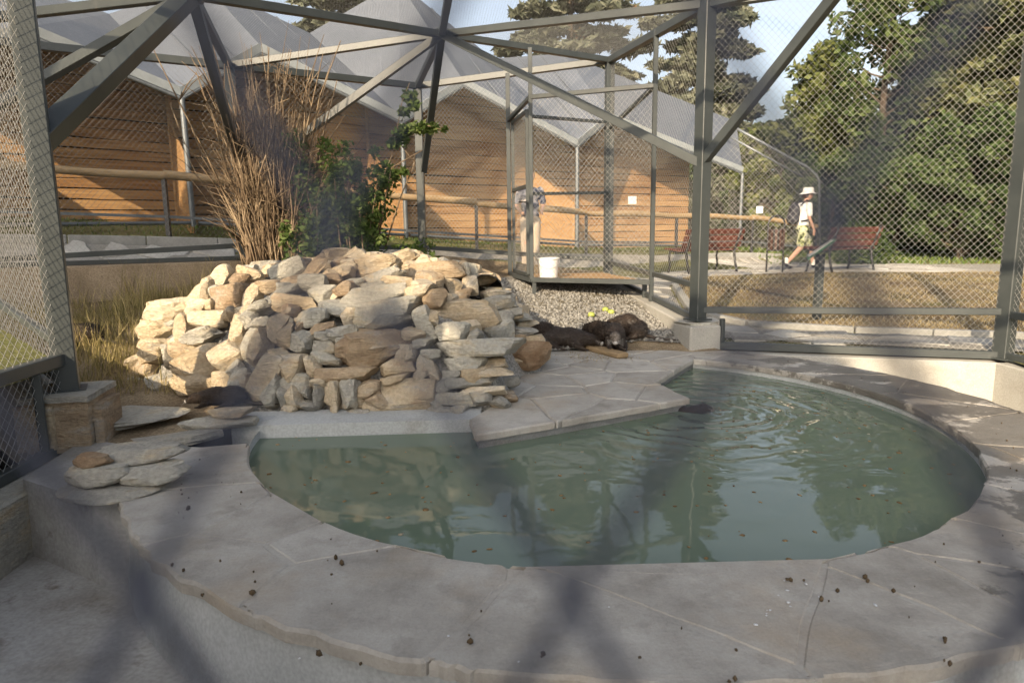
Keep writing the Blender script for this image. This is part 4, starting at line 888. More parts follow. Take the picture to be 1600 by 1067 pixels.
for ci in range(4):
    vl, pk, vr = order[2 * ci], order[2 * ci + 1], order[2 * ci + 2]
    a, p, b = RP[vl], RP[pk], RP[vr]; ba, bp_, bb = RB[vl], RB[pk], RB[vr]
    cab = empty('wooden_cabin', (p.x, p.y, zout(p.x, p.y)), cab_labels[ci], 'cabin'); K = lambda q: local(cab, q)
    th = Vector((0, 0, -0.06))
    for q0, q1, q2, q3, nm in ((a, p, bp_, ba, 'roof_panel'), (p, b, bb, bp_, 'roof_panel')):
        V = [K(q) for q in (q0, q1, q2, q3)] + [K(q + th) for q in (q0, q1, q2, q3)]
        rp_ = MB().add(V, [(0, 1, 2, 3), (7, 6, 5, 4), (0, 4, 5, 1), (1, 5, 6, 2), (2, 6, 7, 3), (3, 7, 4, 0)]).build(nm, 'roof', cab)
        MB().bar(K(q0) + Vector((0, -0.03, -0.02)), K(q1) + Vector((0, -0.03, -0.02)), 0.04, 0.13).build('edge_trim', 'roof_edge', rp_)
        for k in range(1, 3):
            t = k / 3; MB().bar(K(q0.lerp(q1, t)) + Vector((0, 0, 0.012)), K(q3.lerp(q2, t)) + Vector((0, 0, 0.012)), 0.03, 0.022).build('roof_seam', 'roof', rp_)
    # wall set back under the roof
    SB_ = 1.9
    wa, wb = a + ndir * SB_, b + ndir * SB_; fr = SB_ / 3.4
    ua = a.lerp(ba, fr); ub = b.lerp(bb, fr); up_ = p.lerp(bp_, fr)
    wdir = (Vector((wb.x, wb.y, 0)) - Vector((wa.x, wa.y, 0))); Wd = wdir.length; wdir.normalize()
    upk = (Vector((up_.x, up_.y, 0)) - Vector((wa.x, wa.y, 0))).dot(wdir) / Wd; upk = min(0.75, max(0.25, upk))
    tz = lambda t: (ua.z + (up_.z - ua.z) * t / upk if t < upk else up_.z + (ub.z - up_.z) * (t - upk) / (1 - upk)) - 0.42
    pit = 0.165; zlow = min(zout(wa.x, wa.y), zout(wb.x, wb.y)) - 0.1; nrm = Vector((wdir.y, -wdir.x, 0))
    row = 0; z = zlow
    MB().add([K(Vector((wa.x, wa.y, 0)) + wdir * (t * Wd) - nrm * 0.05 + Vector((0, 0, zz))) for t, zz in ((0, zlow), (1, zlow), (1, tz(1)), (upk, tz(upk)), (0, tz(0)))], [(0, 1, 2, 3, 4)]).build('backing', 'gap_shade', cab)
    while z < tz(upk) - 0.03:
        # horizontal reach of this board under the gable
        zt_ = z + pit; ts = [t for t in np.linspace(0, 1, 81) if tz(t) > z + pit * 0.6]
        if not ts: break
        t0, t1 = ts[0], ts[-1]; nsg = 26; V = []; Fc = []; rdm = random.uniform(0, 90); proud = random.uniform(0, 0.008)
        for i in range(nsg + 1):
            t = t0 + (t1 - t0) * i / nsg; base_ = Vector((wa.x, wa.y, 0)) + wdir * (t * Wd)
            wv_ = 0.018 * noise.noise((t * Wd * 1.3, rdm, 0)) + 0.008 * noise.noise((t * Wd * 5, rdm, 3))
            top_z = min(z + pit - 0.014, tz(t))
            V += [K(base_ + nrm * (0.045 + proud) + Vector((0, 0, z + wv_))), K(base_ + nrm * (0.030 + proud) + Vector((0, 0, max(top_z, z + wv_ + 0.005)))), K(base_ + nrm * -0.01 + Vector((0, 0, z + wv_)))]
        for i in range(nsg):
            q = i * 3; Fc += [(q, q + 3, q + 4, q + 1), (q + 2, q + 5, q + 3, q)]
        MB().add(V, Fc).build('plank', 'wood_new', cab)
        z += pit * random.uniform(0.93, 1.07); row += 1
    # side walls running back
    for (t, bk_) in ((0, ua), (1, ub)):
        s0 = Vector((wa.x, wa.y, 0)) + wdir * (t * Wd); s1 = s0 + ndir * 2.6
        MB().add([K(Vector((q.x, q.y, zz))) for q, zz in ((s0, zlow), (s1, zlow), (s1, tz(t) + 0.1), (s0, tz(t)))], [(0, 1, 2, 3)]).build('side_wall', 'wood_new', cab)
    MB().bar(K(Vector((wa.x, wa.y, zlow)) + nrm * 0.07), K(Vector((wa.x, wa.y, tz(0))) + nrm * 0.07), 0.12, 0.05).build('corner_board', 'wood_new', cab)
    # added solid divider between the runs, shaped to shade the cabin wall
    pa = Vector((a.x, a.y, 0)) + ndir * 0.12; pw = Vector((a.x, a.y, 0)) + ndir * (SB_ - 0.02); pg = zout(a.x, a.y)
    V = [K(Vector((q.x + ox_, q.y, zz))) for ox_ in (-0.02, 0.02) for q, zz in ((pa, pg - 0.1), (pw, pg - 0.1), (pw, pg + 1.9), (pa, pg + 1.0))]
    MB().add(V, [(0, 1, 2, 3), (7, 6, 5, 4), (0, 4, 5, 1), (1, 5, 6, 2), (2, 6, 7, 3), (3, 7, 4, 0)]).build('shade_partition', 'wood_new', cab)
    # netted run in front
    run = empty('mesh_run', (a.x, a.y, zout(a.x, a.y)), ['galvanised tube and mesh front of the leftmost cabin', 'galvanised tube and mesh front of the second cabin behind the dry brush', 'galvanised tube and mesh front of the third cabin left of the entrance', 'galvanised tube and mesh front of the rightmost cabin by the benches'][ci], 'mesh fence')
    KR = lambda q: local(run, q)
    ga = Vector((a.x, a.y, zout(a.x, a.y))); gb = Vector((b.x, b.y, zout(b.x, b.y))); gp = Vector((p.x, p.y, zout(p.x, p.y)))
    dn = Vector((0, -0.02, -0.12))
    for q0, q1, nm, r_ in ((gb, b + dn, 'post', 0.045), (a + dn, p + dn, 'rake_tube', 0.03), (p + dn, b + dn, 'rake_tube', 0.03), (ga.lerp(gb, 0.02) + Vector((0, 0, 0.06)), gb + Vector((0, 0, 0.06)), 'bottom_tube', 0.03)):
        MB().tube([KR(q0), KR(q1)], r_, 8).build(nm, 'tube', run, smooth=True, sharp=50)
    link('wire_mesh', netting([[KR(q) for q in (ga, gb, b + dn, p + dn, a + dn)]], 0.085, 0.095, 0.0016, 0.6), 'thinwire' if ci < 2 else 'galv', run, 'stuff')
# the end of the netted run to the right of the cabins
run = empty('mesh_run', (at(1280, 380, 19.2).x, 19.2, 0.3), 'sloping tube framed mesh end of the run to the right of the cabins', 'mesh fence'); KR = lambda q: local(run, q)
e0, e1, e2 = at(1142, 196, 19.4), at(1262, 262, 19.2), at(1280, 284, 19.2); e3 = at(1281, 384, 19.2); e0b = at(1150, 205, 18.6)
MB().tube([KR(q) for q in (e0, e0.lerp(e1, 0.5), e1, e1.lerp(e2, 0.6) + Vector((0.05, 0, 0.02)), e2, e3)], 0.04, 8).build('end_tube', 'tube', run, smooth=True)
MB().tube([KR(q + Vector((-0.12, 0, -0.25))) for q in (e0, e1)], 0.03, 8).build('lower_tube', 'tube', run, smooth=True)
g0 = Vector((e0.x, e0.y, zout(e0.x, e0.y) - 0.1))
link('wire_mesh', netting([[KR(q) for q in (g0, e3, e2, e1, e0)]], 0.09, 0.10, 0.002, 0.6), 'galv', run, 'stuff')

# ------------------------------------------------------------------ log handrail along the path
hr = empty('log_handrail', (line_pt(0, -0.85).x, line_pt(0, -0.85).y, 1.0), 'peeled log handrail on dark posts along the far side of the path', 'handrail')
us = np.arange(-5.4, 18, 2.6)
for i, u in enumerate(us):
    p = line_pt(u, -0.8); z = zout(p.x, p.y)
    MB().bar(local(hr, (p.x, p.y, z - 0.1)), local(hr, (p.x, p.y, z + 0.80)), 0.06).build('post', 'iron', hr)
    if i < len(us) - 1:
        q = line_pt(us[i + 1], -0.8); zq = zout(q.x, q.y)
        MB().tube([local(hr, (p.x + (q.x - p.x) * t, p.y + (q.y - p.y) * t, (z + 0.84) + (zq - z) * t + 0.015 * math.sin(5 * t + i))) for t in np.linspace(0, 1.0, 7)], [0.062 + 0.006 * math.sin(k + i) for k in range(7)], 9).build('rail', 'log', hr, smooth=True, sharp=60)
        MB().bar(local(hr, (p.x, p.y, z + 0.25)), local(hr, (q.x, q.y, zq + 0.25)), 0.04).build('lower_bar', 'tube', hr)

# ------------------------------------------------------------------ blob bodies: overlapping balls remeshed into one skin
def blob(name, parts, mat, parent, voxel=0.014, smooth_it=6, seed=0):
    bm = bmesh.new()
    for p in parts:
        if p[0] == 'e':
            _, c, r, rot = p; m = Matrix.Translation(c) @ (rot.to_4x4() if rot else Matrix.Identity(4)) @ Matrix.Diagonal((*r, 1)); bmesh.ops.create_icosphere(bm, subdivisions=2, radius=1, matrix=m)
        else:
            _, a, b, r0, r1 = p; a = Vector(a); b = Vector(b); n_ = max(2, int((b - a).length / (min(r0, r1) * 0.45)) + 1)
            for i in range(n_ + 1):
                t = i / n_; bmesh.ops.create_icosphere(bm, subdivisions=2, radius=r0 + (r1 - r0) * t, matrix=Matrix.Translation(a.lerp(b, t)))
    me = bpy.data.meshes.new('tmp'); bm.to_mesh(me); bm.free(); o = bpy.data.objects.new('tmp', me); COL.objects.link(o)
    md = o.modifiers.new('r', 'REMESH'); md.mode = 'VOXEL'; md.voxel_size = voxel
    if smooth_it: s = o.modifiers.new('s', 'SMOOTH'); s.iterations = smooth_it; s.factor = 0.5
    dg = bpy.context.evaluated_depsgraph_get(); m2 = bpy.data.meshes.new_from_object(o.evaluated_get(dg)); bpy.data.objects.remove(o); bpy.data.meshes.remove(me); m2.name = name
    m2.materials.clear()
    return link(name, m2, mat, parent, smooth=True)

def fur_tufts(body, parent, count, length, mat):
    me = body.data; nP = len(me.polygons); V = []; Fc = []
    for _ in range(count):
        pl_ = me.polygons[random.randrange(nP)]; c = pl_.center; n_ = pl_.normal
        if c.z < 0.03: continue
        back = Vector((-1, 0, -0.25)); d = (n_ * 0.5 + back * 0.8 + Vector((random.gauss(0, .3), random.gauss(0, .3), random.gauss(0, .3)))).normalized()
        s = d.cross(n_); s = s.normalized() * 0.0028 if s.length > 0 else Vector((0.003, 0, 0)); b0 = len(V)
        V += [c - s, c + s, c + d * length * random.uniform(0.6, 1.3)]; Fc.append((b0, b0 + 1, b0 + 2))
    return link('fur', np_mesh('fur', [tuple(v) for v in V], Fc), mat, parent, 'stuff')

def nutria(loc, rz, label, pose='lie', sc=1.0, tail=True, headturn=0.0, grizzled=False):
    t = empty('nutria', loc, label, 'nutria', 'nutrias in the enclosure', rz); t.scale = (sc,) * 3
    h = headturn
    if pose == 'lie':
        hd = Vector((0.27, 0.05 * h, 0.105)); mz = hd + Vector((0.085, 0.04 * h, -0.03))
        parts = [('e', (-0.10, 0, 0.115), (0.17, 0.125, 0.115), None), ('e', (0.05, 0, 0.115), (0.16, 0.115, 0.11), None), ('e', (0.16, 0, 0.105), (0.11, 0.09, 0.09), None)]
        legs = [((0.14, 0.08, 0.06), (0.22, 0.09, 0.018)), ((0.14, -0.08, 0.06), (0.22, -0.09, 0.018)), ((-0.12, 0.11, 0.05), (0.0, 0.13, 0.018)), ((-0.12, -0.11, 0.05), (0.0, -0.13, 0.018))]
    elif pose == 'sit':
        hd = Vector((0.20, 0.03 * h, 0.20)); mz = hd + Vector((0.085, 0.03 * h, -0.055))
        parts = [('e', (-0.09, 0, 0.13), (0.15, 0.13, 0.13), None), ('e', (0.0, 0, 0.19), (0.14, 0.12, 0.14), None), ('e', (0.10, 0, 0.19), (0.11, 0.10, 0.11), None)]
        legs = [((0.12, 0.07, 0.12), (0.19, 0.05, 0.02)), ((0.12, -0.07, 0.12), (0.19, -0.05, 0.02)), ((-0.08, 0.11, 0.06), (0.06, 0.13, 0.02)), ((-0.08, -0.11, 0.06), (0.06, -0.13, 0.02))]
    else:   # swim
        hd = Vector((0.22, 0, 0.05)); mz = hd + Vector((0.085, 0, -0.012))
        parts = [('e', (-0.06, 0, -0.035), (0.18, 0.09, 0.075), None), ('e', (0.09, 0, -0.01), (0.12, 0.075, 0.07), None)]
        legs = []
    parts += [('c', parts[-1][1], hd, 0.075, 0.062), ('e', hd, (0.075, 0.06, 0.06), None), ('c', hd, mz, 0.052, 0.034)]
    sd_ = Vector((0, 1, 0))
    for s in (-1, 1):
        parts.append(('e', hd + Vector((-0.035, s * 0.05, 0.05)), (0.014, 0.014, 0.018), None))
    for a, b in legs: parts += [('c', a, b, 0.04, 0.018), ('c', b, Vector(b) + Vector((0.045, 0, -0.002)), 0.016, 0.011)]
    body = blob('body', parts, 'fur', t, 0.011, 3)
    blob('muzzle', [('e', mz + Vector((0.018, 0, -0.004)), (0.024, 0.03, 0.022), None)], 'muzzle' if pose != 'swim' else 'fur_grey', t, 0.006, 2)
    for s in (-1, 1):
        bm = bmesh.new(); bmesh.ops.create_icosphere(bm, subdivisions=1, radius=0.008, matrix=Matrix.Translation(hd + Vector((0.045, s * 0.042, 0.028)))); me = bpy.data.meshes.new('eye'); bm.to_mesh(me); bm.free(); link('eye', me, 'iron', t)
    if grizzled: blob('face_fur', [('e', hd + Vector((0.02, 0, -0.004)), (0.072, 0.068, 0.058), None), ('c', hd + Vector((0.02, 0, 0)), mz + Vector((-0.005, 0, 0)), 0.058, 0.04)], 'fur_grey', t, 0.009, 2)
    wk = MB()
    for s in (-1, 1):
        for k in range(6):
            a = mz + Vector((0.02, s * 0.02, 0.002 * k)); wk.tube([a, a + Vector((0.02 - 0.012 * k, s * 0.07, -0.03 + 0.012 * k))], 0.0009, 3, cap=False)
    wk.build('whiskers', 'muzzle', t, 'stuff')
    if tail:
        ps = [Vector((-0.22, 0, 0.055)), Vector((-0.32, 0.015, 0.03)), Vector((-0.42, 0.04, 0.018)), Vector((-0.52, 0.05, 0.013)), Vector((-0.60, 0.045, 0.010))]
        if pose == 'swim': ps = [p + Vector((0, 0, -0.09)) for p in ps]
        MB().tube(ps, [0.026, 0.018, 0.014, 0.010, 0.005], 7).build('tail', 'tail', t, smooth=True)
    if pose != 'swim': fur_tufts(body, t, 3600, 0.026, 'fur_tip')
    return t
def ground_pt(px, py, z): p = gz(px, py, z); return (p.x, p.y, z)
p = gz(884, 548, 0.008); nutria((p.x, p.y + 0.1, 0.01), R(-20), 'dark brown nutria lying beside the foot of the stone shelter', 'lie', 1.0)
p = at(836, 520, 6.9); nutria((p.x, 6.9, zin(p.x, 6.9)), R(150), 'nutria half hidden behind the corner of the stone shelter', 'lie', 0.9)
p = at(962, 540, 6.55); nutria((p.x, 6.62, 0.012), R(-97), 'grey faced nutria facing the pool and feeding at the plank', 'sit', 0.84, grizzled=True)
p = at(938, 530, 6.85); nutria((p.x, 6.85, zin(p.x, 6.85)), R(112), 'dark nutria crouched left of the feeding one', 'lie', 0.95)
p = at(981, 520, 6.95); nutria((p.x, 6.93, zin(p.x, 6.93)), R(172), 'hunched nutria with its long tail stretched out to the right', 'sit', 0.84)
p = gz(343, 641, 0.03); nutria((p.x, p.y + 0.05, 0.045), R(186), 'brown nutria resting against the left foot of the stone shelter', 'lie', 0.62)
p = gz(118, 500, 0.15); p = Vector((-3.75, 6.2, 0)); nutria((p.x - 0.22, p.y, zin(p.x, p.y)), R(175), 'nutria in the dry weeds mostly hidden behind the left post', 'lie', 0.85)
nutria((1.24, 4.70, WZ + 0.012), R(-35), 'wet nutria swimming at the tip of the stone deck', 'swim', 0.55)

# feeding plank, scraps, apples
p0, p1 = gz(916, 541, 0.03), gz(974, 556, 0.03)
plk = empty('feeding_plank', (p0.x, p0.y, 0.03), 'short split plank lying on the deck before the feeding nutria', 'plank')
dm = MB(); dm.bar((0, 0, 0), Vector((p1.x - p0.x, p1.y - p0.y, 0.0)), 0.13, 0.05); dm.build('board', 'log', plk, bevel=0.012)
for i, (px_, py_) in enumerate(((946, 487), (955, 491), (924, 499))):
    q = at(px_, py_, 7.9 - 0.1 * i); z = zin(q.x, q.y); bm = bmesh.new(); bmesh.ops.create_icosphere(bm, subdivisions=2, radius=0.042)
    for v in bm.verts: v.co.z *= 0.9; v.co *= 1 - 0.25 * math.exp(-((v.co.x ** 2 + v.co.y ** 2) / 0.0003)) * (1 if v.co.z > 0 else 0.5)
    me = bpy.data.meshes.new('apple'); bm.to_mesh(me); bm.free()
    o = link('apple', me, 'apple', smooth=True); o.location = (q.x, q.y, z + 0.035); tag(o, ['left green apple of the pair on the gravel', 'right green apple of the pair on the gravel', 'single green apple lying nearest the shelter on the gravel'][i], 'apple', 'apples on the gravel')

# ------------------------------------------------------------------ loose small stuff
def quads(Cn, D1, D2):                    # centres and two half-axes -> quad mesh arrays
    n_ = len(Cn); V = np.stack([Cn - D1 - D2, Cn + D1 - D2, Cn + D1 + D2, Cn - D1 + D2], 1).reshape(-1, 3); return V, np.arange(n_ * 4).reshape(-1, 4)
def blades(name, pts3, hgt, wid, mat, lean=0.5, parent=None):
    P = np.array(pts3); n_ = len(P); a = rng.uniform(0, 2 * np.pi, n_); h = hgt * rng.uniform(0.5, 1.4, n_)
    side_ = np.stack([np.cos(a), np.sin(a), np.zeros(n_)], 1) * (wid / 2); b = rng.uniform(0, 2 * np.pi, n_); ln = lean * h * rng.uniform(0.2, 1.2, n_)
    mid_ = P + np.stack([np.cos(b) * ln * 0.35, np.sin(b) * ln * 0.35, h * 0.6], 1); tip = P + np.stack([np.cos(b) * ln, np.sin(b) * ln, h], 1)
    V = np.stack([P - side_, P + side_, mid_ + side_ * 0.7, mid_ - side_ * 0.7, tip], 1).reshape(-1, 3); i = np.arange(n_)[:, None] * 5
    Fq = np.concatenate([np.concatenate([i, i + 1, i + 2], 1), np.concatenate([i, i + 2, i + 3], 1), np.concatenate([i + 3, i + 2, i + 4], 1)])
    return link(name, np_mesh(name, V, Fq), mat, parent, 'stuff')
def tagstuff(o, label, cat): o['label'] = label; o['category'] = cat; return o
# gravel bed and pebbles
grav_poly = [Vector(q) for q in ((0.35, 6.6), (1.3, 6.85), (1.75, 6.75), (1.62, 8.4), (1.4, 9.75), (0.2, 9.9), (-0.6, 9.0), (-0.2, 7.5))]
sheet('gravel_bed', grav_poly, lambda x, y: zin(x, y) + 0.012, 0.25, 'gravelbed')
gp_ = []
while len(gp_) < 5200:
    x, y = random.uniform(-0.6, 1.8), random.uniform(6.5, 9.5)
    if inpoly(x, y, grav_poly): gp_.append((x, y, zin(x, y) + 0.018))
ico = bmesh.new(); bmesh.ops.create_icosphere(ico, subdivisions=1, radius=1); iv = np.array([v.co[:] for v in ico.verts]); ifc = np.array([[v.index for v in f.verts] for f in ico.faces]); ico.free()
n_ = len(gp_); S = rng.uniform(0.008, 0.022, (n_, 1, 1)) * rng.uniform(0.6, 1.3, (n_, 1, 3)); Vp = iv[None] * S * (1 + rng.uniform(-.2, .2, (n_, 12, 1))) + np.array(gp_)[:, None]
gr = link('gravel', np_mesh('gravel', Vp.reshape(-1, 3), (ifc[None] + (np.arange(n_) * 12)[:, None, None]).reshape(-1, 3)), 'gravel', None, 'stuff'); tagstuff(gr, 'grey gravel between the deck and the entrance platform', 'gravel')
# straw litter on the gravel near the platform and by the plank
ln_ = []
for _ in range(900):
    x, y = random.uniform(-0.3, 1.6), random.gauss(8.3, 0.35)
    if inpoly(x, y, grav_poly): ln_.append((x, y, zin(x, y) + 0.03))
for _ in range(300):
    q = gz(random.gauss(925, 35), random.gauss(556, 6), 0.012); ln_.append((q.x, q.y, 0.012))
P = np.array(ln_); a = rng.uniform(0, np.pi, len(P)); l_ = rng.uniform(0.02, 0.09, len(P)); l_[-300:] *= 0.25
D1 = np.stack([np.cos(a) * l_, np.sin(a) * l_, rng.normal(0, .004, len(P))], 1); D2 = np.stack([-np.sin(a), np.cos(a), np.zeros(len(P))], 1) * 0.003
V, Fq = quads(P, D1, D2); tagstuff(link('straw_litter', np_mesh('straw_litter', V, Fq), 'straw', None, 'stuff'), 'scattered straw and fodder scraps on the gravel and deck', 'straw')
# weeds and dry grass left of the shelter
wd = []
for _ in range(40000):
    x, y = random.uniform(-5.6, -2.0), random.uniform(4.3, 8.4)
    if inpoly(x, y, ENC) and hm(x, y) < 0 and inpoly(x, y, soil_poly) and noise.noise((x * 1.4, y * 1.4, 2)) > -0.18 - 0.25 * (y > 5.6) and not (y < 5.0 and x > -3.0): wd.append((x, y, zin(x, y)))
tagstuff(blades('dry_weeds', wd[:7000], 0.13, 0.006, 'weed', 0.8), 'dry weeds and seed grass between the left post and the stone shelter', 'weeds')
tall = [w_ for w_ in wd[::-1] if noise.noise((w_[0] * 2.2, w_[1] * 2.2, 8)) > 0.05][:900]
tagstuff(blades('tall_grass', tall, 0.36, 0.007, 'weed', 0.5), 'taller seeding grass stalks left of the stone shelter', 'grass')
# lawn blades
lb = []
while len(lb) < 26000:
    d = 6.5 + 9 * random.random() ** 1.6; x = random.uniform(1.9, 11); y = d
    if inpoly(x, y, lawn_poly) and noise.noise((x * 1.1, y * 1.1, 6)) > -0.12 - 0.3 * random.random(): lb.append((x, y, zout(x, y) + 0.03 + 0.03 * noise.noise((x, y, 3))))
tagstuff(blades('lawn_grass', lb, 0.032, 0.009, 'straw', 1.2), 'short dry yellow grass of the lawn in front of the benches', 'grass')
lb = []
for u in np.arange(-8, 17, 0.01):
    for _ in range(3):
        q = line_pt(u, random.uniform(-0.95, 0.6))
        if noise.noise((q.x * 1.1, q.y * 1.1, 4)) > -0.25: lb.append((q.x, q.y, zout(q.x, q.y) - 0.02))
tagstuff(blades('verge_grass', lb, 0.055, 0.014, 'turf', 0.7), 'green grass strip at the foot of the cabins', 'grass')
lb = []
while len(lb) < 9000:
    x, y = random.uniform(6, 22), random.uniform(15.6, 26)
    if y > 15.6 + 0.0 * x: lb.append((x, y, zout(x, y) - 0.03))
tagstuff(blades('park_grass', lb, 0.10, 0.05, 'turf', 0.7), 'mown green grass beyond the path under the trees', 'grass')
# droppings, bird lime and floating leaves
def flakes(name, pts3, size, mat, th=0.006, label='', cat=''):
    n_ = len(pts3); S = size * rng.uniform(0.5, 1.5, (n_, 1, 1)) * np.stack([rng.uniform(0.6, 1.8, n_), rng.uniform(0.6, 1.4, n_), np.full(n_, th / size)], 1)[:, None]
    Vp = iv[None] * S * (1 + rng.uniform(-.3, .3, (n_, 12, 1))); a = rng.uniform(0, 6.3, n_)[:, None]
    X = Vp[..., 0] * np.cos(a) - Vp[..., 1] * np.sin(a); Y = Vp[..., 0] * np.sin(a) + Vp[..., 1] * np.cos(a); Vp = np.stack([X, Y, Vp[..., 2]], -1) + np.array(pts3)[:, None]
    return tagstuff(link(name, np_mesh(name, Vp.reshape(-1, 3), (ifc[None] + (np.arange(n_) * 12)[:, None, None]).reshape(-1, 3)), mat, None, 'stuff'), label, cat)
dp = []
for (px_, py_) in [(290, 798), (280, 885), (312, 918), (400, 912), (522, 895), (738, 1000), (842, 1024), (565, 1032), (497, 1020), (1225, 905), (1270, 912), (1290, 940), (1355, 905), (1390, 920), (1470, 1000), (1477, 1038), (1145, 1058), (520, 875), (375, 930), (1300, 925), (1345, 910), (900, 680)]:
    for _ in range(random.randint(1, 2)):
        q = gz(px_ + random.gauss(0, 6), py_ + random.gauss(0, 4), 0.012); dp.append((q.x, q.y, 0.012))
while len(dp) < 120:
    a = random.uniform(-164, 55); r = random.uniform(2.22, 2.66)
    if random.random() < 0.35: a = random.gauss(-55, 14)
    if random.random() < 0.2: a = random.gauss(-150, 10)
    q = POOL_C + Vector((math.cos(R(a)), math.sin(R(a)))) * r; dp.append((q.x, q.y, 0.008))
flakes('droppings', dp[:30], 0.006, 'droppings', 0.008, 'dark droppings lying on the pool rim', 'droppings')
flakes('crumbs', dp[38:], 0.0026, 'droppings', 0.004, 'small dark crumbs scattered over the pool rim', 'crumbs')
lm = [(lambda q: (q.x, q.y, 0.009))(gz(random.gauss(1215, 22), random.gauss(938, 14), 0.009)) for _ in range(11)] + [(lambda q: (q.x, q.y, 0.009))(gz(random.uniform(300, 1500), random.uniform(900, 1050), 0.009)) for _ in range(6)]
flakes('bird_lime', lm, 0.005, 'lime', 0.0015, 'whitish bird lime spots on the front of the pool rim', 'spots')
fl = []
while len(fl) < 240:
    a, r = random.uniform(0, 6.283), 2.1 * math.sqrt(random.random()); q = POOL_C + Vector((math.cos(a), math.sin(a))) * r
    if inpoly(q.x, q.y, shore): fl.append((q.x, q.y, WZ + 0.001))
flakes('floating_leaves', fl, 0.008, 'water_leaf', 0.0015, 'small leaves and bits floating on the pool', 'leaves')

# ------------------------------------------------------------------ benches, bin, signs
def bench(loc, rz, label):
    t = empty('park_bench', loc, label, 'bench', 'benches along the path', rz); Lh = 0.78
    for i in range(4): MB().box((0, 0.03 + i * 0.115, 0.44 + 0.012 * i), (2 * Lh, 0.095, 0.032)).build('seat_slat', 'bench', t, bevel=0.006)
    for i in range(3):
        z = 0.54 + i * 0.125; MB().box((0, -0.055 - 0.045 * i, z), (2 * Lh, 0.03, 0.105), mat=Matrix.Rotation(R(18), 4, 'X')).build('back_slat', 'bench', t, bevel=0.006)
    for s in (-1, 1):
        x = s * (Lh - 0.14)
        MB().tube([(x, -0.20, 0.86), (x, -0.10, 0.60), (x, -0.03, 0.42), (x, -0.06, 0.2), (x, -0.12, 0.0)], [0.022, 0.024, 0.026, 0.024, 0.026], 6).build('rear_leg', 'iron', t, smooth=True)
        MB().tube([(x, -0.03, 0.415), (x, 0.2, 0.41), (x, 0.40, 0.43), (x, 0.43, 0.3), (x, 0.40, 0.15), (x, 0.45, 0.0)], [0.022] * 6, 6).build('front_leg', 'iron', t, smooth=True)
    return t
bz = R(30)
p = at(1108, 418, 13.3); bench((p.x, p.y, zout(p.x, p.y) + 0.01), bz, 'red brown slatted bench left of the litter bin')
p = at(1325, 420, 13.1); bench((p.x, p.y, zout(p.x, p.y) + 0.01), bz, 'red brown slatted bench right of the walking person')
p = at(1210, 421, 13.2); bn = empty('litter_bin', (p.x, p.y, zout(p.x, p.y)), 'dark litter bin hung in a round topped hoop frame', 'litter bin', rz=R(10))
MB().tube([(-0.17, 0, 0)] + [(-0.17, 0, 0.5), (-0.17, 0, 0.92)] + [(0.17 * -math.cos(a), 0, 0.92 + 0.17 * math.sin(a)) for a in np.linspace(0.3, math.pi - 0.3, 9)] + [(0.17, 0, 0.92), (0.17, 0, 0.5), (0.17, 0, 0)], 0.018, 8).build('hoop_frame', 'iron', bn, smooth=True)
V = []; Fc = []; ns = 16
for i, (r, z) in enumerate([(0.0, 0.42), (0.125, 0.42), (0.14, 0.44), (0.15, 0.84), (0.142, 0.84), (0.13, 0.5), (0, 0.5)]):
    for k in range(ns): V.append((r * math.cos(2 * math.pi * k / ns), r * math.sin(2 * math.pi * k / ns), z))
for i in range(6):
    for k in range(ns): Fc.append((i * ns + k, i * ns + (k + 1) % ns, (i + 1) * ns + (k + 1) % ns, (i + 1) * ns + k))
MB().add(V, Fc).build('bin_body', 'iron', bn, smooth=True, sharp=40)
for k in range(12):
    a = 2 * math.pi * k / 12; MB().bar((0.148 * math.cos(a), 0.148 * math.sin(a), 0.45), (0.157 * math.cos(a), 0.157 * math.sin(a), 0.83), 0.045, 0.014, up=(math.cos(a), math.sin(a), 0)).build('bin_slat', 'darkslat', bn)
# sloping information board
p = gz(1276, 497, 0.16); sg = empty('information_board', (p.x, p.y, zout(p.x, p.y)), 'sloping green edged information board on a single dark post in the lawn', 'sign')
zb_ = at(1276, 392, p.y).z - sg.location.z
MB().box((0, 0, zb_ / 2 - 0.1), (0.075, 0.075, zb_ + 0.12), 0.3).build('post', 'steel', sg, bevel=0.004)
tilt = Matrix.Rotation(R(68), 4, 'Z') @ Matrix.Rotation(R(0), 4, 'Y') @ Matrix.Rotation(R(-38), 4, 'X')
bd = MB().box((0.0, 0, zb_ + 0.02), (0.52, 0.34, 0.02), mat=tilt).build('board', 'green_paint', sg)
MB().box(Vector((0.0, 0, zb_ + 0.02)) + (tilt @ Vector((0, 0, 0.013))), (0.46, 0.29, 0.006), mat=tilt).build('panel_face', 'white', bd)
for (px_, py_, d_, lab) in ((988, 313, 17.0, 'small white plate on the mesh front behind the left bench'), (1187, 328, 18.8, 'small white plate on the mesh end above the litter bin')):
    q = at(px_, py_, d_); s_ = empty('notice_plate', (q.x, q.y, q.z), lab, 'sign', rz=R(25))
    MB().box((0, 0, 0), (0.24, 0.01, 0.19)).build('plate', 'white', s_, bevel=0.003)
    for x_ in (-0.1, 0.1):
        MB().tube([(x_, 0.0, 0.06), (x_, 0.03, 0.06)], 0.008, 6).build('tie', 'tube', s_)

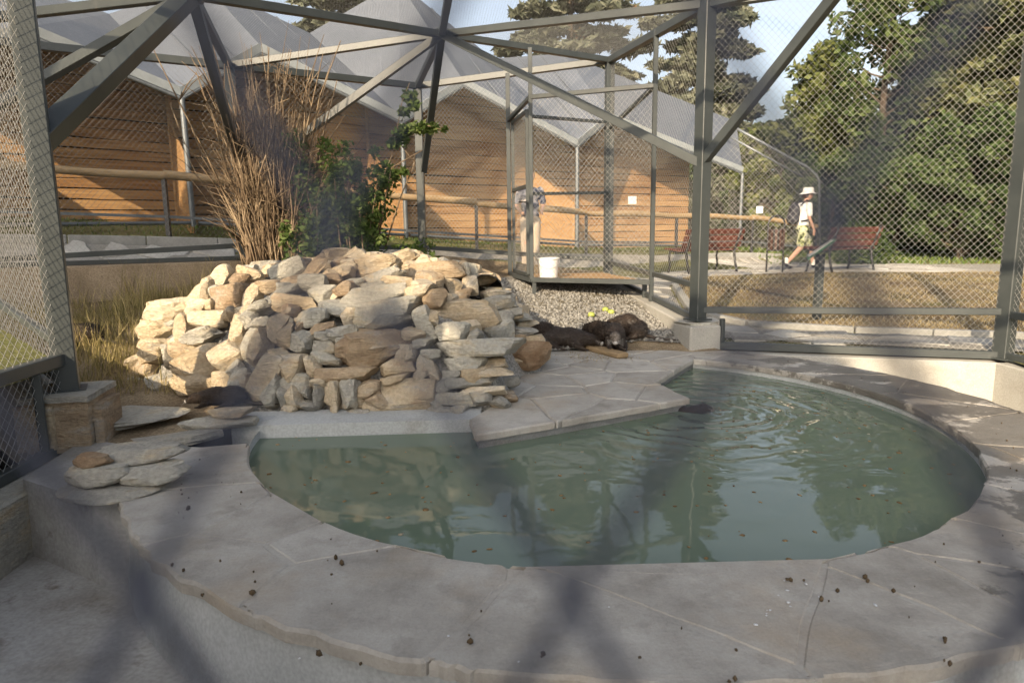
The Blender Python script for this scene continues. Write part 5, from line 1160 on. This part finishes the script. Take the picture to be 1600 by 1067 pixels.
# ------------------------------------------------------------------ people
def walker(loc, rz):
    t = empty('person', loc, 'person in white hat and t-shirt with black backpack walking to the right', 'person', rz=rz)
    hip = 0.82; V_ = Vector
    ankF, kneeF = V_((0.33, 0.06, 0.075)), V_((0.24, 0.07, 0.45)); ankB, kneeB = V_((-0.34, -0.06, 0.12)), V_((-0.06, -0.07, 0.43))
    body = [('c', V_((0.02, 0.09, hip)), kneeF, 0.085, 0.058), ('c', kneeF, ankF, 0.056, 0.036), ('c', V_((0.0, -0.09, hip)), kneeB, 0.085, 0.058), ('c', kneeB, ankB, 0.056, 0.036),
            ('e', (0.0, 0, 0.88), (0.11, 0.15, 0.12), None), ('e', (0.01, 0, 1.05), (0.10, 0.145, 0.16), None), ('e', (0.03, 0, 1.22), (0.105, 0.165, 0.15), None),
            ('c', V_((0.04, 0, 1.33)), V_((0.07, 0, 1.43)), 0.05, 0.046), ('e', (0.10, 0, 1.52), (0.095, 0.075, 0.115), None), ('c', V_((0.16, 0, 1.50)), V_((0.20, 0, 1.49)), 0.022, 0.012),
            ('c', V_((0.03, -0.18, 1.29)), V_((0.02, -0.22, 1.05)), 0.045, 0.036), ('c', V_((0.02, -0.22, 1.05)), V_((0.12, -0.22, 0.84)), 0.034, 0.026),
            ('c', V_((0.03, 0.18, 1.29)), V_((-0.03, 0.22, 1.05)), 0.045, 0.036), ('c', V_((-0.03, 0.22, 1.05)), V_((0.05, 0.21, 0.83)), 0.034, 0.026)]
    for s, wrist in ((-1, V_((0.12, -0.22, 0.84))), (1, V_((0.05, 0.21, 0.83)))):
        body.append(('e', wrist + V_((0.015, 0, -0.05)), (0.028, 0.018, 0.045), None))
        for k in range(4): body.append(('c', wrist + V_((0.015 * k - 0.01, 0, -0.08)), wrist + V_((0.016 * k + 0.005, -s * 0.012, -0.145 - 0.008 * (k in (1, 2)))), 0.009, 0.008))
        body.append(('c', wrist + V_((0.035, 0, -0.04)), wrist + V_((0.06, -s * 0.01, -0.09)), 0.010, 0.008))
    for s in (-1, 1): body.append(('e', (0.09, s * 0.076, 1.515), (0.018, 0.012, 0.028), None))
    blob('body', body, 'skin', t, 0.011, 2)
    blob('shirt', [('e', (0.0, 0, 0.92), (0.125, 0.165, 0.08), None), ('e', (0.01, 0, 1.06), (0.118, 0.162, 0.17), None), ('e', (0.03, 0, 1.23), (0.122, 0.182, 0.15), None), ('c', V_((0.03, -0.17, 1.30)), V_((0.025, -0.215, 1.12)), 0.066, 0.06), ('c', V_((0.03, 0.17, 1.30)), V_((-0.02, 0.215, 1.12)), 0.066, 0.06)], 'cloth_white', t, 0.012, 3)
    blob('shorts', [('e', (0.0, 0, 0.85), (0.125, 0.168, 0.10), None), ('c', V_((0.03, 0.09, 0.80)), V_((0.20, 0.075, 0.53)), 0.108, 0.095), ('c', V_((0.0, -0.09, 0.80)), V_((-0.05, -0.075, 0.52)), 0.108, 0.095)], 'cloth_floral', t, 0.012, 3)
    for a, dx, tilt_ in ((ankF, 1, 0.25), (ankB, 1, -0.5)):
        m_ = Matrix.Rotation(-tilt_, 3, 'Y')
        blob('shoe', [('e', a + m_ @ V_((0.0, 0, -0.03)), (0.055, 0.042, 0.045), None), ('e', a + m_ @ V_((0.09, 0, -0.045)), (0.085, 0.042, 0.034), None)], 'cloth_black', t, 0.012, 2)
        blob('sock', [('c', a + V_((0, 0, 0.0)), a + V_((-0.01, 0, 0.08)), 0.042, 0.042)], 'cloth_white', t, 0.012, 1)
    hat = MB(); prof = [(0.165, 1.545), (0.17, 1.55), (0.11, 1.572), (0.108, 1.585), (0.100, 1.65), (0.085, 1.668), (0.0, 1.66)]; V = []; Fc = []; ns = 20
    for r, z in prof:
        for k in range(ns): V.append((0.095 + r * 1.05 * math.cos(2 * math.pi * k / ns), r * 0.92 * math.sin(2 * math.pi * k / ns), z - 0.02 * abs(math.cos(2 * math.pi * k / ns)) * (r > 0.15)))
    for i in range(len(prof) - 1):
        for k in range(ns): Fc.append((i * ns + k, i * ns + (k + 1) % ns, (i + 1) * ns + (k + 1) % ns, (i + 1) * ns + k))
    hat.add(V, Fc).build('hat', 'cloth_white', t, smooth=True, sharp=50)
    blob('hair', [('e', (0.05, 0, 1.52), (0.08, 0.08, 0.085), None)], 'hair', t, 0.012, 2)
    return t
p = at(1250, 418, 14.0); z0 = zout(p.x, p.y); person = walker((p.x, p.y, z0 + 0.03), R(8)); person.scale = (0.97,) * 3
bp = empty('backpack', person.location, 'large black backpack on the back of the walking person', 'backpack', rz=R(8)); bp.scale = (0.97,) * 3
blob('bag', [('e', (-0.20, 0, 1.16), (0.11, 0.16, 0.22), None), ('e', (-0.22, 0, 1.02), (0.12, 0.165, 0.12), None), ('e', (-0.27, 0, 1.05), (0.075, 0.12, 0.11), None)], 'cloth_black', bp, 0.013, 3)
for s in (-1, 1): MB().tube([(-0.12, s * 0.10, 1.30), (0.0, s * 0.115, 1.41), (0.12, s * 0.12, 1.30), (0.13, s * 0.14, 1.15), (0.02, s * 0.19, 1.0), (-0.12, s * 0.15, 0.98)], 0.016, 6).build('strap', 'cloth_black', bp, smooth=True)
def stander(loc, rz):
    t = empty('person', loc, 'person in a patterned shirt standing behind the mesh door of the entrance', 'person', rz=rz); V_ = Vector
    body = [('c', V_((0.0, 0.09, 0.86)), V_((0.01, 0.09, 0.47)), 0.09, 0.06), ('c', V_((0.01, 0.09, 0.47)), V_((0, 0.09, 0.08)), 0.058, 0.04), ('c', V_((0.0, -0.09, 0.86)), V_((0.03, -0.1, 0.47)), 0.09, 0.06), ('c', V_((0.03, -0.1, 0.47)), V_((0.0, -0.1, 0.08)), 0.058, 0.04),
            ('e', (0, 0, 0.93), (0.115, 0.16, 0.12), None), ('e', (0, 0, 1.12), (0.105, 0.15, 0.17), None), ('e', (0, 0, 1.30), (0.11, 0.18, 0.15), None), ('c', V_((0, 0, 1.42)), V_((0.02, 0, 1.52)), 0.05, 0.048), ('e', (0.03, 0, 1.62), (0.095, 0.076, 0.118), None), ('c', V_((0.10, 0, 1.61)), V_((0.135, 0, 1.59)), 0.02, 0.012)]
    for s in (-1, 1):
        el, wr = V_((-0.02, s * 0.24, 1.12)), V_((0.12, s * 0.17, 0.98)); body += [('c', V_((0, s * 0.19, 1.37)), el, 0.047, 0.037), ('c', el, wr, 0.035, 0.026), ('e', wr + V_((0.05, 0, 0.0)), (0.045, 0.02, 0.03), None)]
        for k in range(4): body.append(('c', wr + V_((0.08, 0, 0.02 - 0.014 * k)), wr + V_((0.135 - 0.006 * abs(k - 1), -s * 0.02, 0.005 - 0.014 * k)), 0.009, 0.008))
        body.append(('c', wr + V_((0.03, -s * 0.01, 0.02)), wr + V_((0.08, -s * 0.02, 0.05)), 0.010, 0.008)); body.append(('e', (0.02, s * 0.076, 1.615), (0.018, 0.012, 0.028), None))
    blob('body', body, 'skin', t, 0.012, 2)
    blob('shirt', [('e', (0, 0, 0.97), (0.13, 0.172, 0.10), None), ('e', (0, 0, 1.12), (0.122, 0.166, 0.18), None), ('e', (0, 0, 1.31), (0.128, 0.195, 0.14), None)] + [('c', V_((0, s * 0.18, 1.38)), V_((-0.015, s * 0.23, 1.19)), 0.068, 0.062) for s in (-1, 1)], 'cloth_pattern', t, 0.013, 3)
    blob('trousers', [('e', (0, 0, 0.90), (0.125, 0.17, 0.11), None), ('c', V_((0, 0.09, 0.85)), V_((0, 0.09, 0.1)), 0.105, 0.065), ('c', V_((0, -0.09, 0.85)), V_((0.01, -0.1, 0.1)), 0.105, 0.065)], 'denim', t, 0.013, 3)
    for s in (-1, 1): blob('shoe', [('e', (0.0, s * 0.095, 0.045), (0.055, 0.045, 0.045), None), ('e', (0.09, s * 0.095, 0.035), (0.085, 0.045, 0.035), None)], 'cloth_black', t, 0.013, 2)
    blob('hair', [('e', (0.005, 0, 1.655), (0.10, 0.085, 0.10), None), ('e', (-0.03, 0, 1.60), (0.07, 0.08, 0.09), None)], 'hair', t, 0.012, 2)
    return t
p = at(829, 395, 12.2); stander((p.x, p.y, zout(p.x, p.y) + 0.02), R(-80))

# ------------------------------------------------------------------ vegetation
def tree_limbs(base, H, r0, n_limb, spread, up_, crown_lo, seed, droop=0.0, lean=(0, 0)):
    rd = random.Random(seed); mb = MB(); tips = []
    tr = [Vector((lean[0] * t + 0.02 * H * noise.noise((seed, t * 3, 0)), lean[1] * t + 0.02 * H * noise.noise((seed, t * 3, 7)), H * t)) for t in np.linspace(0, 1, 10)]
    mb.tube([p + Vector((0, 0, -0.1)) for p in tr], [r0 * (1.25 if i == 0 else 1) * (1 - 0.9 * i / 9) + 0.01 for i in range(10)], 8)
    for i in range(n_limb):
        t = crown_lo + (0.97 - crown_lo) * ((i + rd.random()) / n_limb); k = t * 9; p = tr[int(k)].lerp(tr[min(9, int(k) + 1)], k - int(k)); a = i * 2.4 + rd.uniform(-.5, .5)
        ln = spread(t) * rd.uniform(0.7, 1.15); d = Vector((math.cos(a), math.sin(a), up_)).normalized(); ps = [p]
        for s in range(1, 5):
            q = s / 4; ps.append(p + d * ln * q + Vector((rd.gauss(0, .05), rd.gauss(0, .05), rd.gauss(0, .03) - droop * q * q)) * ln)
        rr = max(0.012, r0 * (1 - 0.9 * t) * 0.45); mb.tube(ps, [rr, rr * .8, rr * .6, rr * .4, rr * .15], 5); tips.append(ps)
    return mb, tips
def leaf_cloud(centers, radii, counts, size, flat=1.0, elong=1.6, shell=0.4):
    Cs = []; 
    for c, r, n_ in zip(centers, radii, counts):
        v = rng.normal(size=(n_, 3)); v /= np.linalg.norm(v, axis=1)[:, None] + 1e-9; rad = (shell + (1 - shell) * rng.random(n_)) ** 0.6
        Cs.append(np.array(c) + v * rad[:, None] * np.array(r))
    Cs = np.concatenate(Cs); n_ = len(Cs)
    d1 = rng.normal(size=(n_, 3)); d1[:, 2] *= flat; d1 /= np.linalg.norm(d1, axis=1)[:, None]; d2 = np.cross(d1, rng.normal(size=(n_, 3))); d2 /= np.linalg.norm(d2, axis=1)[:, None] + 1e-9
    s = size * rng.uniform(0.55, 1.35, (n_, 1)); 
    D1, D2 = d1 * s * elong / 2, d2 * s / 2
    V = np.stack([Cs - D1, Cs + D2 * 0.9 + D1 * 0.1, Cs + D1, Cs - D2 * 0.9 + D1 * 0.1], 1).reshape(-1, 3); return V, np.arange(n_ * 4).reshape(-1, 4)
def conifer(px_, d, H, Rb, label, mat, seed, leaves=26000, size=0.16, lo=0.08, dead=False, x=None, shape=0.75):
    p = at(px_, 380, d); X = p.x if x is None else x; z = zout(X, d) - 0.05
    t = empty('conifer_tree', (X, d, z), label, 'tree', 'trees around the enclosure')
    mb, tips = tree_limbs(None, H, 0.022 * H + 0.06, 62, lambda q: Rb * (1 - q) ** shape + 0.25, 0.12, lo, seed, 0.22)
    mb.build('trunk', 'bark', t, smooth=True, sharp=70); cs = []; rs = []; cn = []
    for ps in tips:
        ln = (ps[-1] - ps[0]).length
        for q in (0.38, 0.6, 0.8, 1.0):
            k = q * 4; b = ps[int(min(3, k))].lerp(ps[min(4, int(k) + 1)], k - int(k) if k < 4 else 1); w_ = 0.16 * ln + 0.22
            cs.append(b + Vector((random.gauss(0, .12), random.gauss(0, .12), -0.06)) * ln * 0.6); rs.append((w_ * random.uniform(0.8, 1.4), w_ * random.uniform(0.8, 1.4), w_ * 0.42)); cn.append(ln + 0.4)
    tot = sum(cn); cn = [int(leaves * c / tot) + 3 for c in cn]
    V, Fq = leaf_cloud([c[:] for c in cs], rs, cn, size, 0.6, 2.4, 0.1); link('crown', np_mesh('crown', V, Fq), mat, t)
    if dead:
        sel = random.sample(range(len(cs)), 8); V, Fq = leaf_cloud([cs[i][:] for i in sel], [tuple(q * 0.8 for q in rs[i]) for i in sel], [160] * 8, size, 0.6, 2.2, 0.1); link('withered_sprays', np_mesh('withered_sprays', V, Fq), 'lf_brown', t)
    return t
def broadleaf(px_, d, H, Rb, label, mat, seed, leaves=20000, size=0.13, lo=0.35, x=None, clumps=46, tr=0.018, bark='bark', y_=None, cr=0.16, name='broadleaf_tree', group='trees around the enclosure', zscale=0.85):
    p = at(px_, 380, d); X = p.x if x is None else x; z = zout(X, d) - 0.05
    t = empty(name, (X, d, z), label, 'tree' if 'tree' in name else 'shrub', group)
    mb, tips = tree_limbs(None, H * 0.93, tr * H + 0.02, clumps, lambda q: Rb * (0.45 + 0.75 * math.sin(math.pi * min(1, max(0.05, (q - lo) / (1 - lo))) ** 0.8)), 0.55, lo, seed)
    mb.build('trunk', bark, t, smooth=True, sharp=70); cs = []; rs = []; cn = []
    for ps in tips:
        for q in (2, 3, 4):
            w_ = cr * H ** 0.5 * random.uniform(0.5, 1.1) * (0.6 + 0.15 * q); cs.append((ps[q] + Vector((random.gauss(0, .25), random.gauss(0, .25), random.gauss(0, .2))) * w_)[:]); rs.append((w_, w_, w_ * zscale)); cn.append(w_ ** 2)
    tot = sum(cn); cn = [int(leaves * c / tot) + 3 for c in cn]; V, Fq = leaf_cloud(cs, rs, cn, size, 0.8, 1.7, 0.25); link('crown', np_mesh('crown', V, Fq), mat, t); return t
def cypress(px_, d, H, Rb, label, mat='lf_cyp'):
    p = at(px_, 380, d); z = zout(p.x, d) - 0.05; t = empty('cypress_tree', (p.x, d, z), label, 'tree', 'trees around the enclosure')
    MB().tube([(0, 0, -0.1), (0, 0, H * 0.5), (0, 0, H * 0.9)], [0.12, 0.08, 0.02], 7).build('trunk', 'bark', t, smooth=True); cs = []; rs = []; cn = []
    for i in range(70):
        q = i / 70; r_ = Rb * math.sin(math.pi * min(1, 0.12 + 0.88 * q)) ** 0.7 * (1 - 0.25 * q); a = i * 2.4; cs.append((r_ * 0.45 * math.cos(a), r_ * 0.45 * math.sin(a), 0.4 + (H - 0.5) * q)); rs.append((r_ * 0.6, r_ * 0.6, r_ * 1.5)); cn.append(150)
    V, Fq = leaf_cloud(cs, rs, cn, 0.16, 2.0, 2.2, 0.4); link('crown', np_mesh('crown', V, Fq), mat, t)
# right: big conifers
conifer(1490, 23, 12.6, 3.5, 'huge dense olive green conifer filling the upper right of the picture', 'lf_cedar', 11, 60000, 0.17, 0.03, True)
conifer(1640, 19, 10.8, 4.0, 'dark conifer at the right edge behind the right hand post', 'lf_cedar', 12, 42000, 0.16, 0.03, True)
conifer(1580, 30, 14, 4.6, 'tall conifer standing behind the huge olive conifer', 'lf_cedar', 13, 24000, 0.24, 0.04)
conifer(1440, 27.5, 8.0, 2.8, 'medium conifer left of the huge olive conifer', 'lf_cedar', 14, 24000, 0.18, 0.03, True)
# centre: blue cedars behind the roofs
conifer(1090, 31, 13.0, 3.2, 'pale blue green cedar right of the middle post above the roof end', 'lf_blue', 21, 60000, 0.20, 0.06, shape=0.5)
conifer(890, 36, 15.0, 5.2, 'grey green cedar behind the entrance and roofs', 'lf_blue', 22, 56000, 0.22, 0.08, True, shape=0.55)
conifer(560, 34, 14.5, 5.0, 'tall cedar behind the second cabin roof', 'lf_blue', 23, 30000, 0.26, 0.15)
conifer(330, 32, 12, 4.2, 'dark cedar rising behind the left cabin roofs', 'lf_cedar', 24, 26000, 0.26, 0.15)
# right of the roofs: broadleaf and shrubs
broadleaf(1365, 22, 9.0, 1.5, 'slim broadleaf tree with open crown between the cedars', 'lf_green', 31, 5200, 0.15, 0.30, clumps=34)
broadleaf(1268, 25, 7.4, 0.9, 'small crowned tree against the pale sky left of the slim tree', 'lf_olive', 32, 5000, 0.15, 0.5, clumps=24)
broadleaf(1215, 26.5, 4.8, 2.2, 'rounded light green bush above the sloping mesh end', 'lf_olive', 33, 15000, 0.15, 0.05, name='large_shrub', group='shrubs beyond the path')
broadleaf(1300, 24.5, 3.4, 1.7, 'bright green shrub behind the right hand bench', 'lf_green', 34, 13000, 0.14, 0.03, name='large_shrub', group='shrubs beyond the path')
broadleaf(1165, 29, 4.6, 2.4, 'dull green bush seen through the mesh end right of the cabins', 'lf_dark', 35, 12000, 0.17, 0.03, name='large_shrub', group='shrubs beyond the path')
broadleaf(1500, 17.5, 2.6, 1.7, 'dark shrub below the huge conifer beside the path', 'lf_dark', 36, 12000, 0.12, 0.03, name='large_shrub', group='shrubs beyond the path')
broadleaf(1400, 21, 3.0, 1.8, 'shadowed bush left of the dark shrub under the conifers', 'lf_dark', 37, 12000, 0.13, 0.03, name='large_shrub', group='shrubs beyond the path')
broadleaf(1610, 16, 3.2, 2.0, 'dark bush at the right edge beside the path', 'lf_dark', 38, 12000, 0.12, 0.03, name='large_shrub', group='shrubs beyond the path')
cypress(1303, 38, 9.0, 0.75, 'left of the two slender cypresses in the gap of sky'); cypress(1325, 38, 8.2, 0.7, 'right of the two slender cypresses in the gap of sky')
conifer(1352, 15.8, 0.85, 0.34, 'small young fir beside the end of the right hand bench', 'lf_green', 40, 3500, 0.05, 0.05)
# far tree belt that closes the horizon
cs = []; rs = []; cn = []
for i in range(70):
    x = -62 + i * 1.8 + random.uniform(-.8, .8); h = random.uniform(2.5, 5.5); cs.append((x, random.uniform(46, 54), h * 0.55)); rs.append((2.2, 2.2, h * 0.62)); cn.append(420)
V, Fq = leaf_cloud(cs, rs, cn, 0.42, 0.8, 1.5, 0.4); tagstuff(link('far_woodland', np_mesh('far_woodland', V, Fq), 'lf_dark', None, 'stuff'), 'far belt of trees closing the park horizon', 'woodland')

# dry brush and shrubs behind the shelter
def brush(px_, d, label):
    p = at(px_, 400, d); z = zin(p.x, p.y) - 0.05; t = empty('dry_brush', (p.x, p.y, z), label, 'dry bush'); rd = random.Random(5)
    for i in range(260):
        a = rd.uniform(0, 6.28); r = 0.34 * math.sqrt(rd.random()); H = rd.uniform(1.3, 3.35) * (1 - 0.25 * (r / 0.34)); b0 = Vector((r * math.cos(a) * 0.8, r * math.sin(a) * 0.7, 0)); ln = Vector((rd.gauss(0.02, 0.19) + 0.42 * r * math.cos(a), rd.gauss(0, .12) + 0.4 * r * math.sin(a), 0)); ps = [b0]
        for k in range(1, 6):
            q = k / 5; ps.append(b0 + ln * (q ** 1.5) * H * 0.85 + Vector((rd.gauss(0, .035), rd.gauss(0, .035), H * q)))
        r0 = rd.choice([0.006, 0.007, 0.009, 0.012, 0.016]) ; mb = MB(); mb.tube(ps, [r0, r0 * .95, r0 * .85, r0 * .7, r0 * .5, r0 * .3], 5)
        for _ in range(rd.randint(1, 5)):
            k = rd.randint(2, 4); c = ps[k]; dv = Vector((rd.gauss(0, .3), rd.gauss(0, .3), rd.uniform(0.15, 0.5))) * 0.8; mb.tube([c, c + dv * 0.5 + Vector((0, 0, .03)), c + dv], [r0 * .5, r0 * .35, r0 * .15], 4)
        mb.build('stem', 'drystem', t, smooth=True)
    return t
brush(432, 7.9, 'tall bundle of dry brown brushwood stems behind the stone shelter')
def leafy(px_, d, H, spread, nst_, nl, label, seed, leaf=0.05, z=None, twig_only=False):
    p = at(px_, 400, d); zz = zin(p.x, p.y) - 0.05 if z is None else z; t = empty('leafy_shrub', (p.x, p.y, zz), label, 'shrub', 'shrubs behind the stone shelter'); rd = random.Random(seed); mb = MB(); cs = []; rs = []; cn = []
    for i in range(nst_):
        a = rd.uniform(0, 6.28); r = 0.25 * spread * rd.random(); h = H * rd.uniform(0.55, 1.0); b0 = Vector((r * math.cos(a), r * math.sin(a), 0)); tp = b0 + Vector((spread * 0.55 * math.cos(a) * rd.random(), spread * 0.5 * math.sin(a) * rd.random(), h)); m_ = b0.lerp(tp, .5) + Vector((rd.gauss(0, .05), rd.gauss(0, .05), .05)); mb.tube([b0, m_, tp], [0.011, 0.008, 0.003], 5)
        for k in range(7):
            q = 0.25 + 0.75 * k / 6; c = b0.lerp(m_, q * 2) if q < .5 else m_.lerp(tp, q * 2 - 1); w_ = 0.10 * rd.uniform(0.6, 1.5); cs.append((c + Vector((rd.gauss(0, .06), rd.gauss(0, .06), rd.gauss(0, .05))))[:]); rs.append((w_, w_, w_)); cn.append(1)
    mb.build('stems', 'drystem', t, smooth=True); cn = [max(3, nl // len(cs))] * len(cs); V, Fq = leaf_cloud(cs, rs, cn, leaf, 0.8, 1.7, 0.2); link('foliage', np_mesh('foliage', V, Fq), 'lf_shrub', t); return t
leafy(545, 7.8, 1.75, 1.0, 30, 9500, 'green leafy shrub with brown stems right of the dry brush', 51, 0.04)
leafy(640, 7.9, 0.75, 0.5, 9, 1500, 'low green sprigs at the top of the stone shelter left of the dark post', 52, 0.04)
leafy(500, 7.6, 1.2, 0.6, 12, 3000, 'lower green shrub tucked against the dry brush', 53, 0.038)
# long bare branch with leaf tufts
p = at(602, 400, 7.8); zz = zin(p.x, p.y); t = empty('leafy_sapling', (p.x, p.y, zz), 'thin bent sapling with tufts of leaves reaching up past the dark post', 'sapling')
P_ = [at(602, 385, 7.8), at(625, 310, 7.8), at(648, 255, 7.75), at(618, 215, 7.75), at(628, 160, 7.7), at(640, 130, 7.7)]
P1_ = [at(590, 385, 7.8), at(600, 320, 7.75), at(612, 262, 7.7), at(660, 235, 7.7)]
P2_ = [at(625, 205, 7.75), at(660, 195, 7.7), at(690, 203, 7.7)]
mb = MB(); cs = []; rs = []; cn = []
for PP in (P_, P1_, P2_): mb.tube([local(t, q) for q in PP], [0.010 - 0.0012 * k for k in range(len(PP))], 5)
mb.build('stem', 'drystem', t, smooth=True)
for px_, py_, r_ in ((640, 150, .09), (632, 175, .07), (645, 165, .08), (635, 205, .10), (655, 200, .10), (625, 210, .09), (675, 200, .08), (695, 203, .05), (615, 225, .08), (620, 272, .07), (632, 268, .06), (600, 285, .08), (470, 175, .07), (492, 172, .06)):
    if px_ > 560: cs.append(local(t, at(px_, py_, 7.72))[:]); rs.append((r_, r_, r_ * .8)); cn.append(int(70 * (r_ / .08) ** 2))
V, Fq = leaf_cloud(cs, rs, cn, 0.045, 0.8, 1.8, 0.1); link('foliage', np_mesh('foliage', V, Fq), 'lf_shrub', t)

# the trees behind the viewer whose shade lies over the pool
def shade_tree(p_, a_, H, Rb, label, seed, lo=0.2, leaves=20000):
    n_ = Vector((SUN_AZ.y, -SUN_AZ.x, 0)); q = n_ * p_ + SUN_AZ * a_
    return broadleaf(0, q.y, H, Rb, label, 'lf_dark', seed, leaves, 0.24, lo, x=q.x, clumps=60, cr=0.24)
shade_tree(-2.6, -6.0, 4.35, 0.7, 'dense dark tree behind the viewer to the left', 61, 0.06)
shade_tree(-0.8, -6.2, 5.5, 1.35, 'dense dark tree directly behind the viewer', 62, 0.06)
shade_tree(-8.5, -5.0, 6.8, 2.0, 'tall dense tree behind the viewer at the far left', 63, 0.10)
